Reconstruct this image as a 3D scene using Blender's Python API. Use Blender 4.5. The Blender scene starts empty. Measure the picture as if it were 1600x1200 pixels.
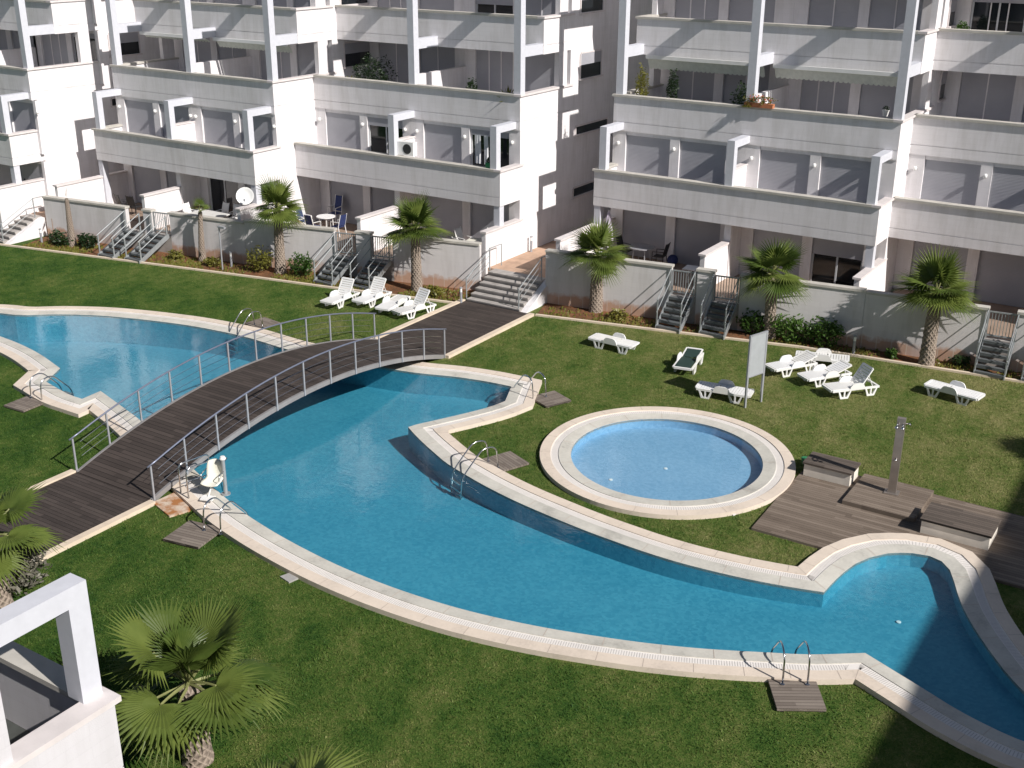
import bpy, bmesh, math, random
from mathutils import Vector, Matrix
random.seed(7)
SC = bpy.context.scene
COL = SC.collection

# ------------------------------------------------------------------ camera
cam_d = bpy.data.cameras.new("camera"); cam_d.sensor_width = 36.0
cam_d.lens = 1838.1 / 1600 * 36.0; cam_d.clip_end = 600; cam_d.clip_start = 0.1
cam = bpy.data.objects.new("camera", cam_d); COL.objects.link(cam)
RX, DN, FW = (0.8395, 0.5434, 0.0045), (0.2049, -0.3088, -0.9288), (-0.5033, 0.7806, -0.3706)
m3 = Matrix((RX, [-c for c in DN], [-c for c in FW])).transposed()
cam.matrix_world = Matrix.Translation((0, 0, 15)) @ m3.to_4x4()
SC.camera = cam

# ------------------------------------------------------------------ light
SUN_EL = math.radians(37.2); SUN_H = Vector((0.984, -0.178, 0))
to_sun = SUN_H.normalized() * math.cos(SUN_EL) + Vector((0, 0, math.sin(SUN_EL)))
sd = bpy.data.lights.new("sun", 'SUN'); sd.energy = 4.6; sd.angle = math.radians(0.5); sd.color = (1, 0.955, 0.905)
sun = bpy.data.objects.new("sun", sd); COL.objects.link(sun)
sun.rotation_euler = (-to_sun).to_track_quat('-Z', 'Y').to_euler(); sun.location = (20, 0, 40)
W = bpy.data.worlds.new("World"); SC.world = W; W.use_nodes = True
wn = W.node_tree.nodes; wl = W.node_tree.links
sky = wn.new('ShaderNodeTexSky'); sky.sky_type = 'NISHITA'; sky.sun_disc = False
sky.sun_elevation = SUN_EL; sky.sun_rotation = math.radians(99.7)
wl.new(sky.outputs[0], wn['Background'].inputs[0]); wn['Background'].inputs[1].default_value = 0.046
SC.view_settings.view_transform = 'Standard'; SC.view_settings.look = 'None'
SC.view_settings.exposure = 0.28; SC.view_settings.gamma = 1.0
try:
    SC.cycles.max_bounces = 8; SC.cycles.transparent_max_bounces = 8
except Exception: pass

# ------------------------------------------------------------------ materials
class NT:
    def __init__(s, name):
        s.m = bpy.data.materials.new(name); s.m.use_nodes = True
        s.n = s.m.node_tree.nodes; s.l = s.m.node_tree.links
        s.b = s.n['Principled BSDF']; s.out = s.n['Material Output']
    def add(s, t, **kw):
        x = s.n.new(t)
        for k, v in kw.items(): setattr(x, k, v)
        return x
    def link(s, a, b): s.l.new(a, b)
    def pos(s): return s.add('ShaderNodeNewGeometry').outputs['Position']
    def obj(s): return s.add('ShaderNodeTexCoord').outputs['Object']
    def noise(s, vec, scale, detail=4, rough=.55):
        x = s.add('ShaderNodeTexNoise'); x.inputs['Scale'].default_value = scale
        x.inputs['Detail'].default_value = detail; x.inputs['Roughness'].default_value = rough
        s.link(vec, x.inputs['Vector']); return x.outputs['Fac']
    def ramp(s, fac, stops):
        x = s.add('ShaderNodeValToRGB'); e = x.color_ramp.elements
        while len(e) < len(stops): e.new(0.5)
        for i, (p, c) in enumerate(stops):
            e[i].position = p; e[i].color = (*c, 1) if len(c) == 3 else c
        s.link(fac, x.inputs['Fac']); return x.outputs['Color']
    def mix(s, fac, a, b, mode='MIX'):
        x = s.add('ShaderNodeMix', data_type='RGBA', blend_type=mode)
        for sock, v in ((x.inputs['Factor'], fac), (x.inputs[6], a), (x.inputs[7], b)):
            if hasattr(v, 'is_linked'): s.link(v, sock)
            else: sock.default_value = v if not isinstance(v, tuple) else (*v[:3], 1)
        return x.outputs[2]
    def math(s, op, a, b=0.0, c=None):
        x = s.add('ShaderNodeMath', operation=op)
        for i, v in enumerate((a, b, c)):
            if v is None: continue
            if hasattr(v, 'is_linked'): s.link(v, x.inputs[i])
            else: x.inputs[i].default_value = v
        return x.outputs[0]
    def sep(s, v):
        x = s.add('ShaderNodeSeparateXYZ'); s.link(v, x.inputs[0]); return x.outputs
    def comb(s, a, b, c=0.0):
        x = s.add('ShaderNodeCombineXYZ')
        for i, v in enumerate((a, b, c)):
            if hasattr(v, 'is_linked'): s.link(v, x.inputs[i])
            else: x.inputs[i].default_value = v
        return x.outputs[0]
    def bump(s, h, strength=.3, dist=.02):
        x = s.add('ShaderNodeBump'); x.inputs['Strength'].default_value = strength
        x.inputs['Distance'].default_value = dist; s.link(h, x.inputs['Height'])
        s.link(x.outputs[0], s.b.inputs['Normal']); return x
    def base(s, c):
        if hasattr(c, 'is_linked'): s.link(c, s.b.inputs['Base Color'])
        else: s.b.inputs['Base Color'].default_value = (*c, 1)
    def rough(s, v): s.b.inputs['Roughness'].default_value = v
    def spec(s, v): s.b.inputs['Specular IOR Level'].default_value = v

def simple(name, c, rough=.7, metal=0., var=.12, scale=6., bump=0., spec=.4):
    t = NT(name); v = t.obj(); n = t.noise(v, scale)
    lo = tuple(x * (1 - var) for x in c); hi = tuple(min(1, x * (1 + var)) for x in c)
    t.base(t.ramp(n, [(.3, lo), (.7, hi)])); t.rough(rough); t.b.inputs['Metallic'].default_value = metal; t.spec(spec)
    if bump: t.bump(t.noise(v, scale * 8), bump, .01)
    return t.m

def render_wall(name, c, dirt=.10, soil=False):
    t = NT(name); p = t.pos(); X = t.sep(p)
    uv = t.comb(t.math('ADD', X[0], X[1]), X[2])
    br = t.add('ShaderNodeTexBrick'); t.link(uv, br.inputs['Vector'])
    br.inputs['Scale'].default_value = 1.0; br.inputs['Brick Width'].default_value = .8; br.inputs['Row Height'].default_value = .2
    br.inputs['Mortar Size'].default_value = .008; br.inputs['Bias'].default_value = 0
    br.inputs['Color1'].default_value = (*c, 1); br.inputs['Color2'].default_value = (*[x * .97 for x in c], 1)
    br.inputs['Mortar'].default_value = (*[x * .955 for x in c], 1)
    st = t.add('ShaderNodeMapping'); st.inputs['Scale'].default_value = (1.2, 1.2, .25); t.link(p, st.inputs['Vector'])
    streak = t.noise(st.outputs[0], 1.6, 5, .6)
    st2 = t.add('ShaderNodeMapping'); st2.inputs['Scale'].default_value = (5, 5, .5); t.link(p, st2.inputs['Vector'])
    drip = t.math('MULTIPLY', t.noise(st2.outputs[0], 1.5, 3, .6), streak)
    d = t.ramp(t.math('ADD', t.math('MULTIPLY', streak, .6), t.math('MULTIPLY', drip, .8)), [(.30, (1 - dirt * 1.3, 1 - dirt * 1.35, 1 - dirt * 1.5)), (.56, (1, 1, 1))])
    col = t.mix(1.0, br.outputs['Color'], d, 'MULTIPLY')
    if soil:
        n = t.noise(p, 2.2, 5, .6); h = t.math('ADD', X[2], t.math('MULTIPLY', n, -.75))
        pat = t.ramp(t.noise(p, .22, 2), [(.30, (.1, .1, .1)), (.44, (1, 1, 1))])
        f = t.math('MULTIPLY', t.ramp(h, [(.0, (.7, .7, .7)), (.18, (0, 0, 0))]), pat)
        bl = t.add('ShaderNodeTexBrick'); t.link(uv, bl.inputs['Vector']); bl.inputs['Scale'].default_value = 1
        bl.inputs['Brick Width'].default_value = .6; bl.inputs['Row Height'].default_value = .6; bl.inputs['Mortar Size'].default_value = .018
        bl.inputs['Color1'].default_value = (.50, .24, .10, 1); bl.inputs['Color2'].default_value = (.42, .19, .08, 1); bl.inputs['Mortar'].default_value = (.55, .42, .3, 1)
        col = t.mix(f, col, bl.outputs['Color'])
    t.base(col); t.rough(.9); t.spec(.2)
    t.bump(t.math('ADD', t.math('MULTIPLY', br.outputs['Fac'], -.5), t.noise(p, 60, 2)), .25, .01)
    return t.m

def wood(name, dark, light, pitch=.13, gap=.06):
    t = NT(name); X = t.sep(t.obj()); q = t.math('DIVIDE', X[1], pitch)
    wnz = t.add('ShaderNodeTexWhiteNoise', noise_dimensions='1D'); t.link(t.math('FLOOR', q), wnz.inputs['W'])
    jr = t.math('FLOOR', t.math('ADD', t.math('DIVIDE', X[0], 1.7), t.math('MULTIPLY', wnz.outputs[0], 7.0)))
    wn2 = t.add('ShaderNodeTexWhiteNoise', noise_dimensions='2D'); t.link(t.comb(jr, t.math('FLOOR', q)), wn2.inputs['Vector'])
    grain = t.noise(t.comb(t.math('MULTIPLY', X[0], 3), t.math('MULTIPLY', X[1], 45), wn2.outputs[0]), 1.0, 5)
    wear = t.noise(t.obj(), .7, 4)
    f = t.math('ADD', t.math('MULTIPLY', wn2.outputs[0], .40), t.math('ADD', t.math('MULTIPLY', grain, .25), t.math('MULTIPLY', wear, .45)))
    col = t.ramp(f, [(.2, dark), (.85, light)])
    fr = t.math('FRACT', q); g = t.math('LESS_THAN', fr, gap)
    col = t.mix(g, col, tuple(x * .25 for x in dark)); t.base(col); t.rough(.75); t.spec(.25)
    t.bump(t.math('ADD', t.math('MULTIPLY', g, -1.), t.math('MULTIPLY', grain, .3)), .4, .01)
    return t.m

M = {}
M['white'] = render_wall('white_render', (.80, .775, .785))
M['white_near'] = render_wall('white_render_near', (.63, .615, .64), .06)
M['retain'] = render_wall('retaining_render', (.68, .655, .655), .10, True)
M['cap'] = simple('coping_stone', (.50, .475, .43), .85, var=.12, scale=2.5, bump=.2)
M['capw'] = simple('pale_coping_stone', (.66, .61, .60), .85, var=.08, scale=2.5, bump=.2)
M['column'] = simple('painted_column', (.58, .59, .64), .7, var=.04)
M['ceil'] = simple('soffit_paint', (.62, .60, .57), .9, var=.05)
t = NT('roller_shutter'); X = t.sep(t.pos()); fr = t.math('FRACT', t.math('DIVIDE', X[2], .055))
t.base(t.mix(t.math('LESS_THAN', fr, .16), t.ramp(t.noise(t.pos(), .8), [(.3, (.34, .34, .38)), (.7, (.41, .41, .445))]), (.36, .36, .37)))
t.rough(.6); t.bump(t.math('PINGPONG', fr, .5), .4, .02); M['shutter'] = t.m
t = NT('window_glass'); t.base((.012, .015, .018)); t.rough(.06); t.spec(.7); M['glass'] = t.m
M['frame'] = simple('aluminium_frame', (.62, .63, .64), .45, var=.04)
M['tilefloor'] = simple('terrace_tile', (.34, .25, .19), .6, var=.18, scale=1.2)
M['darkfloor'] = simple('shade_dark_floor', (.07, .075, .07), .6, var=.15)  # colour kept dark to cut bounce and deepen shade inside the near balcony
M['alley'] = simple('brown_paving', (.46, .31, .22), .8, var=.22, scale=1.6, bump=.2)
M['concrete'] = simple('step_concrete', (.36, .335, .315), .85, var=.18, scale=3, bump=.3)
M['steel'] = simple('galvanised_steel', (.34, .36, .37), .5, .35, var=.12, scale=5)
M['tread'] = simple('grey_grating', (.135, .145, .15), .6, .2, var=.15, scale=20, bump=.3)
M['railblue'] = simple('anodised_rail', (.22, .24, .32), .38, .5, var=.08)
M['post'] = simple('grey_post', (.38, .39, .42), .45, .3, var=.06)
M['beam'] = simple('grey_beam_paint', (.27, .26, .26), .5, .2, var=.1, scale=2)
M['chrome'] = simple('stainless_tube', (.62, .62, .63), .18, 1., var=.05)
M['inox'] = simple('weathered_steel', (.36, .32, .29), .35, .7, var=.18, scale=2)
M['plastic'] = simple('white_plastic', (.84, .84, .84), .35, var=.03)
t = NT('white_plastic'); oi = t.add('ShaderNodeObjectInfo'); n = t.noise(t.obj(), 3, 4)
t.base(t.mix(t.math('MULTIPLY', n, oi.outputs['Random']), (.84, .84, .845), (.66, .64, .58))); t.rough(.4); M['plastic'] = t.m
M['cream'] = simple('cream_plastic', (.80, .78, .68), .4, var=.03)
M['greenfab'] = simple('dark_green_mesh', (.018, .042, .035), .8, var=.15, scale=30)
M['bluefab'] = simple('navy_fabric', (.03, .045, .14), .8, var=.2, scale=12)
M['black'] = simple('black_metal', (.03, .03, .032), .5, var=.2)
M['sheet'] = simple('white_cotton', (.75, .75, .77), .9, var=.05)
M['lilac'] = simple('lilac_canvas', (.58, .53, .62), .9, var=.1)
M['awning'] = simple('pale_awning_canvas', (.62, .64, .58), .9, var=.08)
M['terra'] = simple('terracotta', (.45, .17, .08), .8, var=.15)
M['greenbin'] = simple('green_plastic', (.03, .22, .09), .5, var=.1)
M['bridgewood'] = wood('bridge_planks', (.034, .027, .024), (.085, .068, .060), .14, .1)
M['deckwood'] = wood('sun_deck_planks', (.105, .080, .062), (.26, .21, .168), .12, .07)
M['matwood'] = wood('ladder_mat_planks', (.13, .105, .088), (.27, .23, .195), .1, .1)
M['benchtop'] = wood('bench_top_planks', (.075, .062, .052), (.16, .13, .11), .11, .08)
M['benchbody'] = simple('bench_render', (.72, .66, .58), .85, var=.08, scale=3)
M['kerb'] = simple('kerb_stone', (.66, .55, .43), .85, var=.1, scale=2)
M['sign'] = simple('sign_board_back', (.34, .36, .375), .55, var=.06, scale=4)
M['lampw'] = simple('white_globe', (.82, .82, .8), .3, var=.02)
M['plaster_grey'] = simple('plant_concrete', (.35, .34, .33), .9, var=.1)
# soil
t = NT('reddish_soil'); n = t.noise(t.pos(), 1.3, 6, .65); n2 = t.noise(t.pos(), 9, 5)
t.base(t.mix(t.ramp(n2, [(.45, (0, 0, 0)), (.65, (1, 1, 1))]), t.ramp(n, [(.3, (.12, .058, .030)), (.55, (.23, .105, .052)), (.75, (.29, .16, .088))]), (.12, .075, .045)))
t.rough(.95); t.spec(.1); t.bump(n2, .8, .06); M['soil'] = t.m
# lawn
t = NT('lawn_grass'); p = t.pos()
mp = t.add('ShaderNodeMapping'); mp.inputs['Rotation'].default_value = (0, 0, .5); mp.inputs['Scale'].default_value = (1, .7, 1); t.link(p, mp.inputs['Vector'])
big = t.noise(mp.outputs[0], .28, 3, .6); mid = t.noise(mp.outputs[0], 1.1, 6, .72); tuft = t.noise(p, 5.5, 5, .75); fine = t.noise(p, 22, 3, .8); vf = t.noise(p, 55, 2, .8)
f = t.math('ADD', t.math('ADD', t.math('MULTIPLY', big, .38), t.math('MULTIPLY', mid, .55)), t.math('ADD', t.math('ADD', t.math('MULTIPLY', tuft, .55), t.math('MULTIPLY', fine, .45)), t.math('MULTIPLY', vf, .25)))
f = t.math('ADD', f, -.59)
XX = t.sep(p); dry = t.math('MULTIPLY', t.math('ADD', t.math('MULTIPLY', XX[0], .0045), t.math('MULTIPLY', XX[1], .0075)), 1.0)
f = t.math('ADD', t.math('MULTIPLY_ADD', f, 1.25, -.105), t.math('ADD', dry, -.106))
col = t.ramp(f, [(.22, (.022, .066, .012)), (.40, (.054, .116, .019)), (.53, (.098, .156, .031)), (.68, (.17, .195, .058)), (.86, (.30, .28, .12))])
t.base(col); t.rough(.9); t.spec(.12)
t.bump(t.math('ADD', t.math('MULTIPLY', tuft, .8), fine), 1.0, .07); M['grass'] = t.m
t = NT('grass_blade'); p = t.pos()
mp = t.add('ShaderNodeMapping'); mp.inputs['Rotation'].default_value = (0, 0, .5); mp.inputs['Scale'].default_value = (1, .7, 1); t.link(p, mp.inputs['Vector'])
f = t.math('ADD', t.math('ADD', t.math('MULTIPLY', t.noise(mp.outputs[0], .28, 3, .6), .5), t.math('MULTIPLY', t.noise(mp.outputs[0], 1.1, 6, .72), .75)), t.math('MULTIPLY', t.noise(p, 30, 2, .8), .7))
f = t.math('ADD', f, -.475)
XX = t.sep(p); dry = t.math('MULTIPLY', t.math('ADD', t.math('MULTIPLY', XX[0], .0045), t.math('MULTIPLY', XX[1], .0075)), 1.0)
f = t.math('ADD', t.math('MULTIPLY_ADD', f, 1.25, -.105), t.math('ADD', dry, -.106))
c = t.ramp(f, [(.25, (.022, .068, .012)), (.41, (.054, .124, .020)), (.52, (.112, .176, .035)), (.65, (.20, .23, .068)), (.84, (.37, .335, .155))])
t.base(c); t.rough(.6); t.spec(.2); tl = t.add('ShaderNodeBsdfTranslucent'); t.link(c, tl.inputs[0]); mx = t.add('ShaderNodeMixShader'); mx.inputs[0].default_value = .3
t.link(t.b.outputs[0], mx.inputs[1]); t.link(tl.outputs[0], mx.inputs[2]); t.link(mx.outputs[0], t.out.inputs[0]); M['grassblade'] = t.m
# pool
def pooltile(name, a, b):
    t = NT(name); p = t.pos(); X = t.sep(p)
    br = t.add('ShaderNodeTexVoronoi', feature='F1'); br.inputs['Scale'].default_value = 13; t.link(p, br.inputs['Vector'])
    n = t.noise(p, .5, 4); n2 = t.noise(p, 18, 3, .8)
    f = t.math('ADD', t.math('MULTIPLY', t.sep(br.outputs['Color'])[0], .4), t.math('ADD', t.math('MULTIPLY', n, .5), t.math('MULTIPLY', n2, .22)))
    t.base(t.ramp(f, [(.25, a), (.85, b)])); t.rough(.5); return t.m
M['pooltile'] = pooltile('blue_mosaic', (.036, .232, .335), (.085, .34, .44))
M['kidtile'] = pooltile('pale_blue_mosaic', (.16, .33, .50), (.26, .44, .61))
def waterm(name, tint, bs):
    t = NT(name); t.n.remove(t.b)
    tr = t.add('ShaderNodeBsdfTransparent'); tr.inputs[0].default_value = (*tint, 1)
    gl = t.add('ShaderNodeBsdfGlossy'); gl.inputs['Roughness'].default_value = .02; gl.inputs[0].default_value = (1, 1, 1, 1)
    fr = t.add('ShaderNodeFresnel'); fr.inputs[0].default_value = 1.33
    bf = t.add('ShaderNodeNewGeometry').outputs['Backfacing']
    p = t.pos(); mp = t.add('ShaderNodeMapping'); mp.inputs['Scale'].default_value = (1, 1.5, 1); t.link(p, mp.inputs['Vector'])
    n = t.math('ADD', t.noise(mp.outputs[0], 1.1, 3), t.math('MULTIPLY', t.noise(mp.outputs[0], 7, 3), .35))
    bp = t.add('ShaderNodeBump'); bp.inputs['Strength'].default_value = bs; bp.inputs['Distance'].default_value = .05
    t.link(n, bp.inputs['Height'])
    for x in (gl, fr): t.link(bp.outputs[0], x.inputs['Normal'])
    mx = t.add('ShaderNodeMixShader'); t.link(t.math('MULTIPLY', fr.outputs[0], t.math('SUBTRACT', 1.0, bf)), mx.inputs[0]); t.link(tr.outputs[0], mx.inputs[1]); t.link(gl.outputs[0], mx.inputs[2])
    t.link(mx.outputs[0], t.out.inputs[0]); return t.m
M['water'] = waterm('pool_water', (.74, .91, .955), .13)
M['kidwater'] = waterm('shallow_water', (.86, .95, .98), .16)
def stone(name, c, var=.1, joints=True):
    t = NT(name); p = t.pos(); n = t.noise(p, 1.1, 5, .65); n2 = t.noise(p, 14, 3)
    f = t.math('ADD', t.math('MULTIPLY', n, .75), t.math('MULTIPLY', n2, .25))
    t.base(t.ramp(f, [(.3, tuple(x * (1 - 2.2 * var) for x in c)), (.45, tuple(x * (1 - .4 * var) for x in c)), (.7, tuple(min(1, x * (1 + var)) for x in c))]))
    t.rough(.85); t.spec(.2); t.bump(n2, .2, .01); return t.m
M['cop_out'] = stone('coping_beige', (.68, .585, .49), .1)
M['cop_mid'] = stone('gutter_white', (.76, .72, .68), .06)
M['grout'] = simple('coping_grout', (.47, .40, .34), .9)
M['slot'] = simple('gutter_slot', (.50, .47, .44), .9)
M['cop_in'] = stone('coping_wet_grey', (.55, .53, .475), .16)
# foliage
def leafm(name, a, b, trans=.35):
    t = NT(name); oi = t.add('ShaderNodeObjectInfo'); n = t.noise(t.obj(), 4, 3)
    f = t.math('ADD', t.math('MULTIPLY', oi.outputs['Random'], .5), t.math('MULTIPLY', n, .5))
    c = t.ramp(f, [(.2, a), (.8, b)]); t.base(c); t.rough(.45); t.spec(.45)
    tl = t.add('ShaderNodeBsdfTranslucent'); t.link(c, tl.inputs[0])
    mx = t.add('ShaderNodeMixShader'); mx.inputs[0].default_value = trans
    t.link(t.b.outputs[0], mx.inputs[1]); t.link(tl.outputs[0], mx.inputs[2]); t.link(mx.outputs[0], t.out.inputs[0]); return t.m
M['frond'] = leafm('palm_leaf', (.064, .114, .020), (.20, .25, .055), .42)
M['frondold'] = leafm('old_palm_leaf', (.20, .16, .05), (.30, .24, .10))
M['petiole'] = simple('palm_stalk', (.22, .23, .09), .6, var=.2)
M['leafgreen'] = leafm('shrub_leaf', (.035, .085, .012), (.09, .17, .03))
M['leafdark'] = leafm('dark_shrub_leaf', (.015, .035, .010), (.035, .07, .018), .2)
M['leafyel'] = leafm('yellow_shrub_leaf', (.12, .13, .02), (.26, .24, .05))
M['leafdry'] = leafm('grey_shrub_leaf', (.13, .13, .10), (.24, .22, .18), .2)
M['flower'] = simple('red_flower', (.5, .09, .05), .7, var=.3)
t = NT('palm_bark'); X = t.sep(t.obj()); a = t.math('ARCTAN2', X[1], X[0])
u = t.math('ADD', t.math('MULTIPLY', a, 1.6), t.math('MULTIPLY', X[2], 5.5)); v = t.math('SUBTRACT', t.math('MULTIPLY', a, 1.6), t.math('MULTIPLY', X[2], 5.5))
cr = t.math('MAXIMUM', t.math('PINGPONG', u, .5), t.math('PINGPONG', v, .5))
n = t.noise(t.obj(), 7, 4)
t.base(t.mix(n, t.ramp(cr, [(.2, (.09, .065, .05)), (.5, (.44, .36, .29))]), (.27, .22, .18))); t.rough(.9); t.bump(cr, .9, .06); M['bark'] = t.m
M['twig'] = simple('brown_stem', (.10, .07, .045), .9)

# ------------------------------------------------------------------ mesh helpers
ROOTM = {}
def setp(o, label=None, cat=None, group=None, kind=None):
    for k, v in (('label', label), ('category', cat), ('group', group), ('kind', kind)):
        if v: o[k] = v
    return o
def thing(name, label, cat, loc=(0, 0, 0), rz=0., group=None, scale=(1, 1, 1)):
    o = bpy.data.objects.new(name, None); COL.objects.link(o); o.empty_display_size = .3
    o.location = loc; o.rotation_euler = (0, 0, rz); o.scale = scale
    ROOTM[o.name] = Matrix.Translation(loc) @ Matrix.Rotation(rz, 4, 'Z') @ Matrix.Diagonal((*scale, 1))
    return setp(o, label, cat, group)
class MB:
    def __init__(s): s.v = []; s.f = []
    def add(s, vs, fs):
        b = len(s.v); s.v += [tuple(x) for x in vs]; s.f += [[b + i for i in f] for f in fs]; return s
    def box(s, x0, x1, y0, y1, z0, z1):
        if x0 > x1: x0, x1 = x1, x0
        if y0 > y1: y0, y1 = y1, y0
        return s.add([(x0, y0, z0), (x1, y0, z0), (x1, y1, z0), (x0, y1, z0), (x0, y0, z1), (x1, y0, z1), (x1, y1, z1), (x0, y1, z1)],
                     [(3, 2, 1, 0), (4, 5, 6, 7), (0, 1, 5, 4), (1, 2, 6, 5), (2, 3, 7, 6), (3, 0, 4, 7)])
    def obox(s, a, b, w, z0, z1):
        """box along segment a-b (xy) of width w, to the left side"""
        a = Vector(a[:2]); b = Vector(b[:2]); d = (b - a).normalized(); n = Vector((-d.y, d.x)) * w
        p = [a, b, b + n, a + n]
        return s.add([(q.x, q.y, z0) for q in p] + [(q.x, q.y, z1) for q in p], [(3, 2, 1, 0), (4, 5, 6, 7), (0, 1, 5, 4), (1, 2, 6, 5), (2, 3, 7, 6), (3, 0, 4, 7)])
    def prism(s, poly, z0, z1):
        n = len(poly)
        return s.add([(x, y, z0) for x, y in poly] + [(x, y, z1) for x, y in poly],
                     [list(range(n))[::-1], list(range(n, 2 * n))] + [(i, (i + 1) % n, n + (i + 1) % n, n + i) for i in range(n)])
    def xprism(s, poly, a0, a1, axis='y'):
        """poly in (h,z) extruded along axis"""
        n = len(poly); mk = (lambda h, z, a: (h, a, z)) if axis == 'y' else (lambda h, z, a: (a, h, z))
        return s.add([mk(h, z, a0) for h, z in poly] + [mk(h, z, a1) for h, z in poly],
                     [list(range(n))[::-1], list(range(n, 2 * n))] + [(i, (i + 1) % n, n + (i + 1) % n, n + i) for i in range(n)])
    def tube(s, pts, r, n=8, r2=None):
        pts = [Vector(p) for p in pts]; N = len(pts); rings = []
        for i, p in enumerate(pts):
            d = (pts[min(i + 1, N - 1)] - pts[max(i - 1, 0)]).normalized()
            a = d.cross(Vector((0, 0, 1)) if abs(d.z) < .95 else Vector((1, 0, 0))).normalized(); b = d.cross(a)
            rr = r if r2 is None else r + (r2 - r) * i / max(1, N - 1)
            rings.append([p + (a * math.cos(2 * math.pi * k / n) + b * math.sin(2 * math.pi * k / n)) * rr for k in range(n)])
        vs = [q for ring in rings for q in ring]; fs = []
        for i in range(N - 1):
            for k in range(n): fs.append((i * n + k, i * n + (k + 1) % n, (i + 1) * n + (k + 1) % n, (i + 1) * n + k))
        fs += [list(range(n))[::-1], list(range((N - 1) * n, N * n))]
        return s.add(vs, fs)
    def lathe(s, prof, c=(0, 0, 0), n=20):
        vs = [(c[0] + r * math.cos(2 * math.pi * k / n), c[1] + r * math.sin(2 * math.pi * k / n), c[2] + z) for r, z in prof for k in range(n)]
        fs = [(i * n + k, i * n + (k + 1) % n, (i + 1) * n + (k + 1) % n, (i + 1) * n + k) for i in range(len(prof) - 1) for k in range(n)]
        fs += [list(range(n))[::-1], list(range((len(prof) - 1) * n, len(prof) * n))]
        return s.add(vs, fs)
    def ball(s, c, r, n=10):
        return s.lathe([(max(.001, r * math.sin(math.pi * i / 7)), -r * math.cos(math.pi * i / 7)) for i in range(8)], c, n)
    def build(s, name, mat, parent=None, world=True, smooth=False, recalc=True):
        me = bpy.data.meshes.new(name); vs = s.v
        if parent is not None and world:
            r = parent
            while r.parent: r = r.parent
            inv = ROOTM[r.name].inverted(); vs = [tuple(inv @ Vector(v)) for v in vs]
        me.from_pydata(vs, [], s.f); me.materials.append(mat)
        if recalc:
            bm = bmesh.new(); bm.from_mesh(me); bmesh.ops.recalc_face_normals(bm, faces=bm.faces); bm.to_mesh(me); bm.free()
        if smooth:
            for p in me.polygons: p.use_smooth = True
        o = bpy.data.objects.new(name, me); COL.objects.link(o)
        if parent is not None: o.parent = parent
        return o
def rounded(pts, r, n=4):
    """round the inner corners of a polyline"""
    pts = [Vector(p) for p in pts]; out = [pts[0]]
    for a, b, c in zip(pts, pts[1:], pts[2:]):
        d1 = min(r, (a - b).length * .48); d2 = min(r, (c - b).length * .48)
        p, q = b + (a - b).normalized() * d1, b + (c - b).normalized() * d2
        for i in range(n + 1):
            u = i / n; out.append(p * (1 - u) ** 2 + b * 2 * u * (1 - u) + q * u * u)
    return out + [pts[-1]]
def kids(o): return [c for c in COL.objects if c.parent == o]
CHILD = {}
def copy_thing(root, label, loc, rz=0., scale=(1, 1, 1), group=None):
    r = root.copy(); COL.objects.link(r); r.location = loc; r.rotation_euler = (0, 0, rz); r.scale = scale
    r['label'] = label
    if group: r['group'] = group
    for ch in root.children:
        c = ch.copy(); COL.objects.link(c); c.parent = r
        for g in ch.children:
            d = g.copy(); COL.objects.link(d); d.parent = c
    ROOTM[r.name] = Matrix.Translation(loc) @ Matrix.Rotation(rz, 4, 'Z') @ Matrix.Diagonal((*scale, 1))
    return r
def place(root, loc, rz=0., scale=(1, 1, 1)):
    root.location = loc; root.rotation_euler = (0, 0, rz); root.scale = scale; return root

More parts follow.
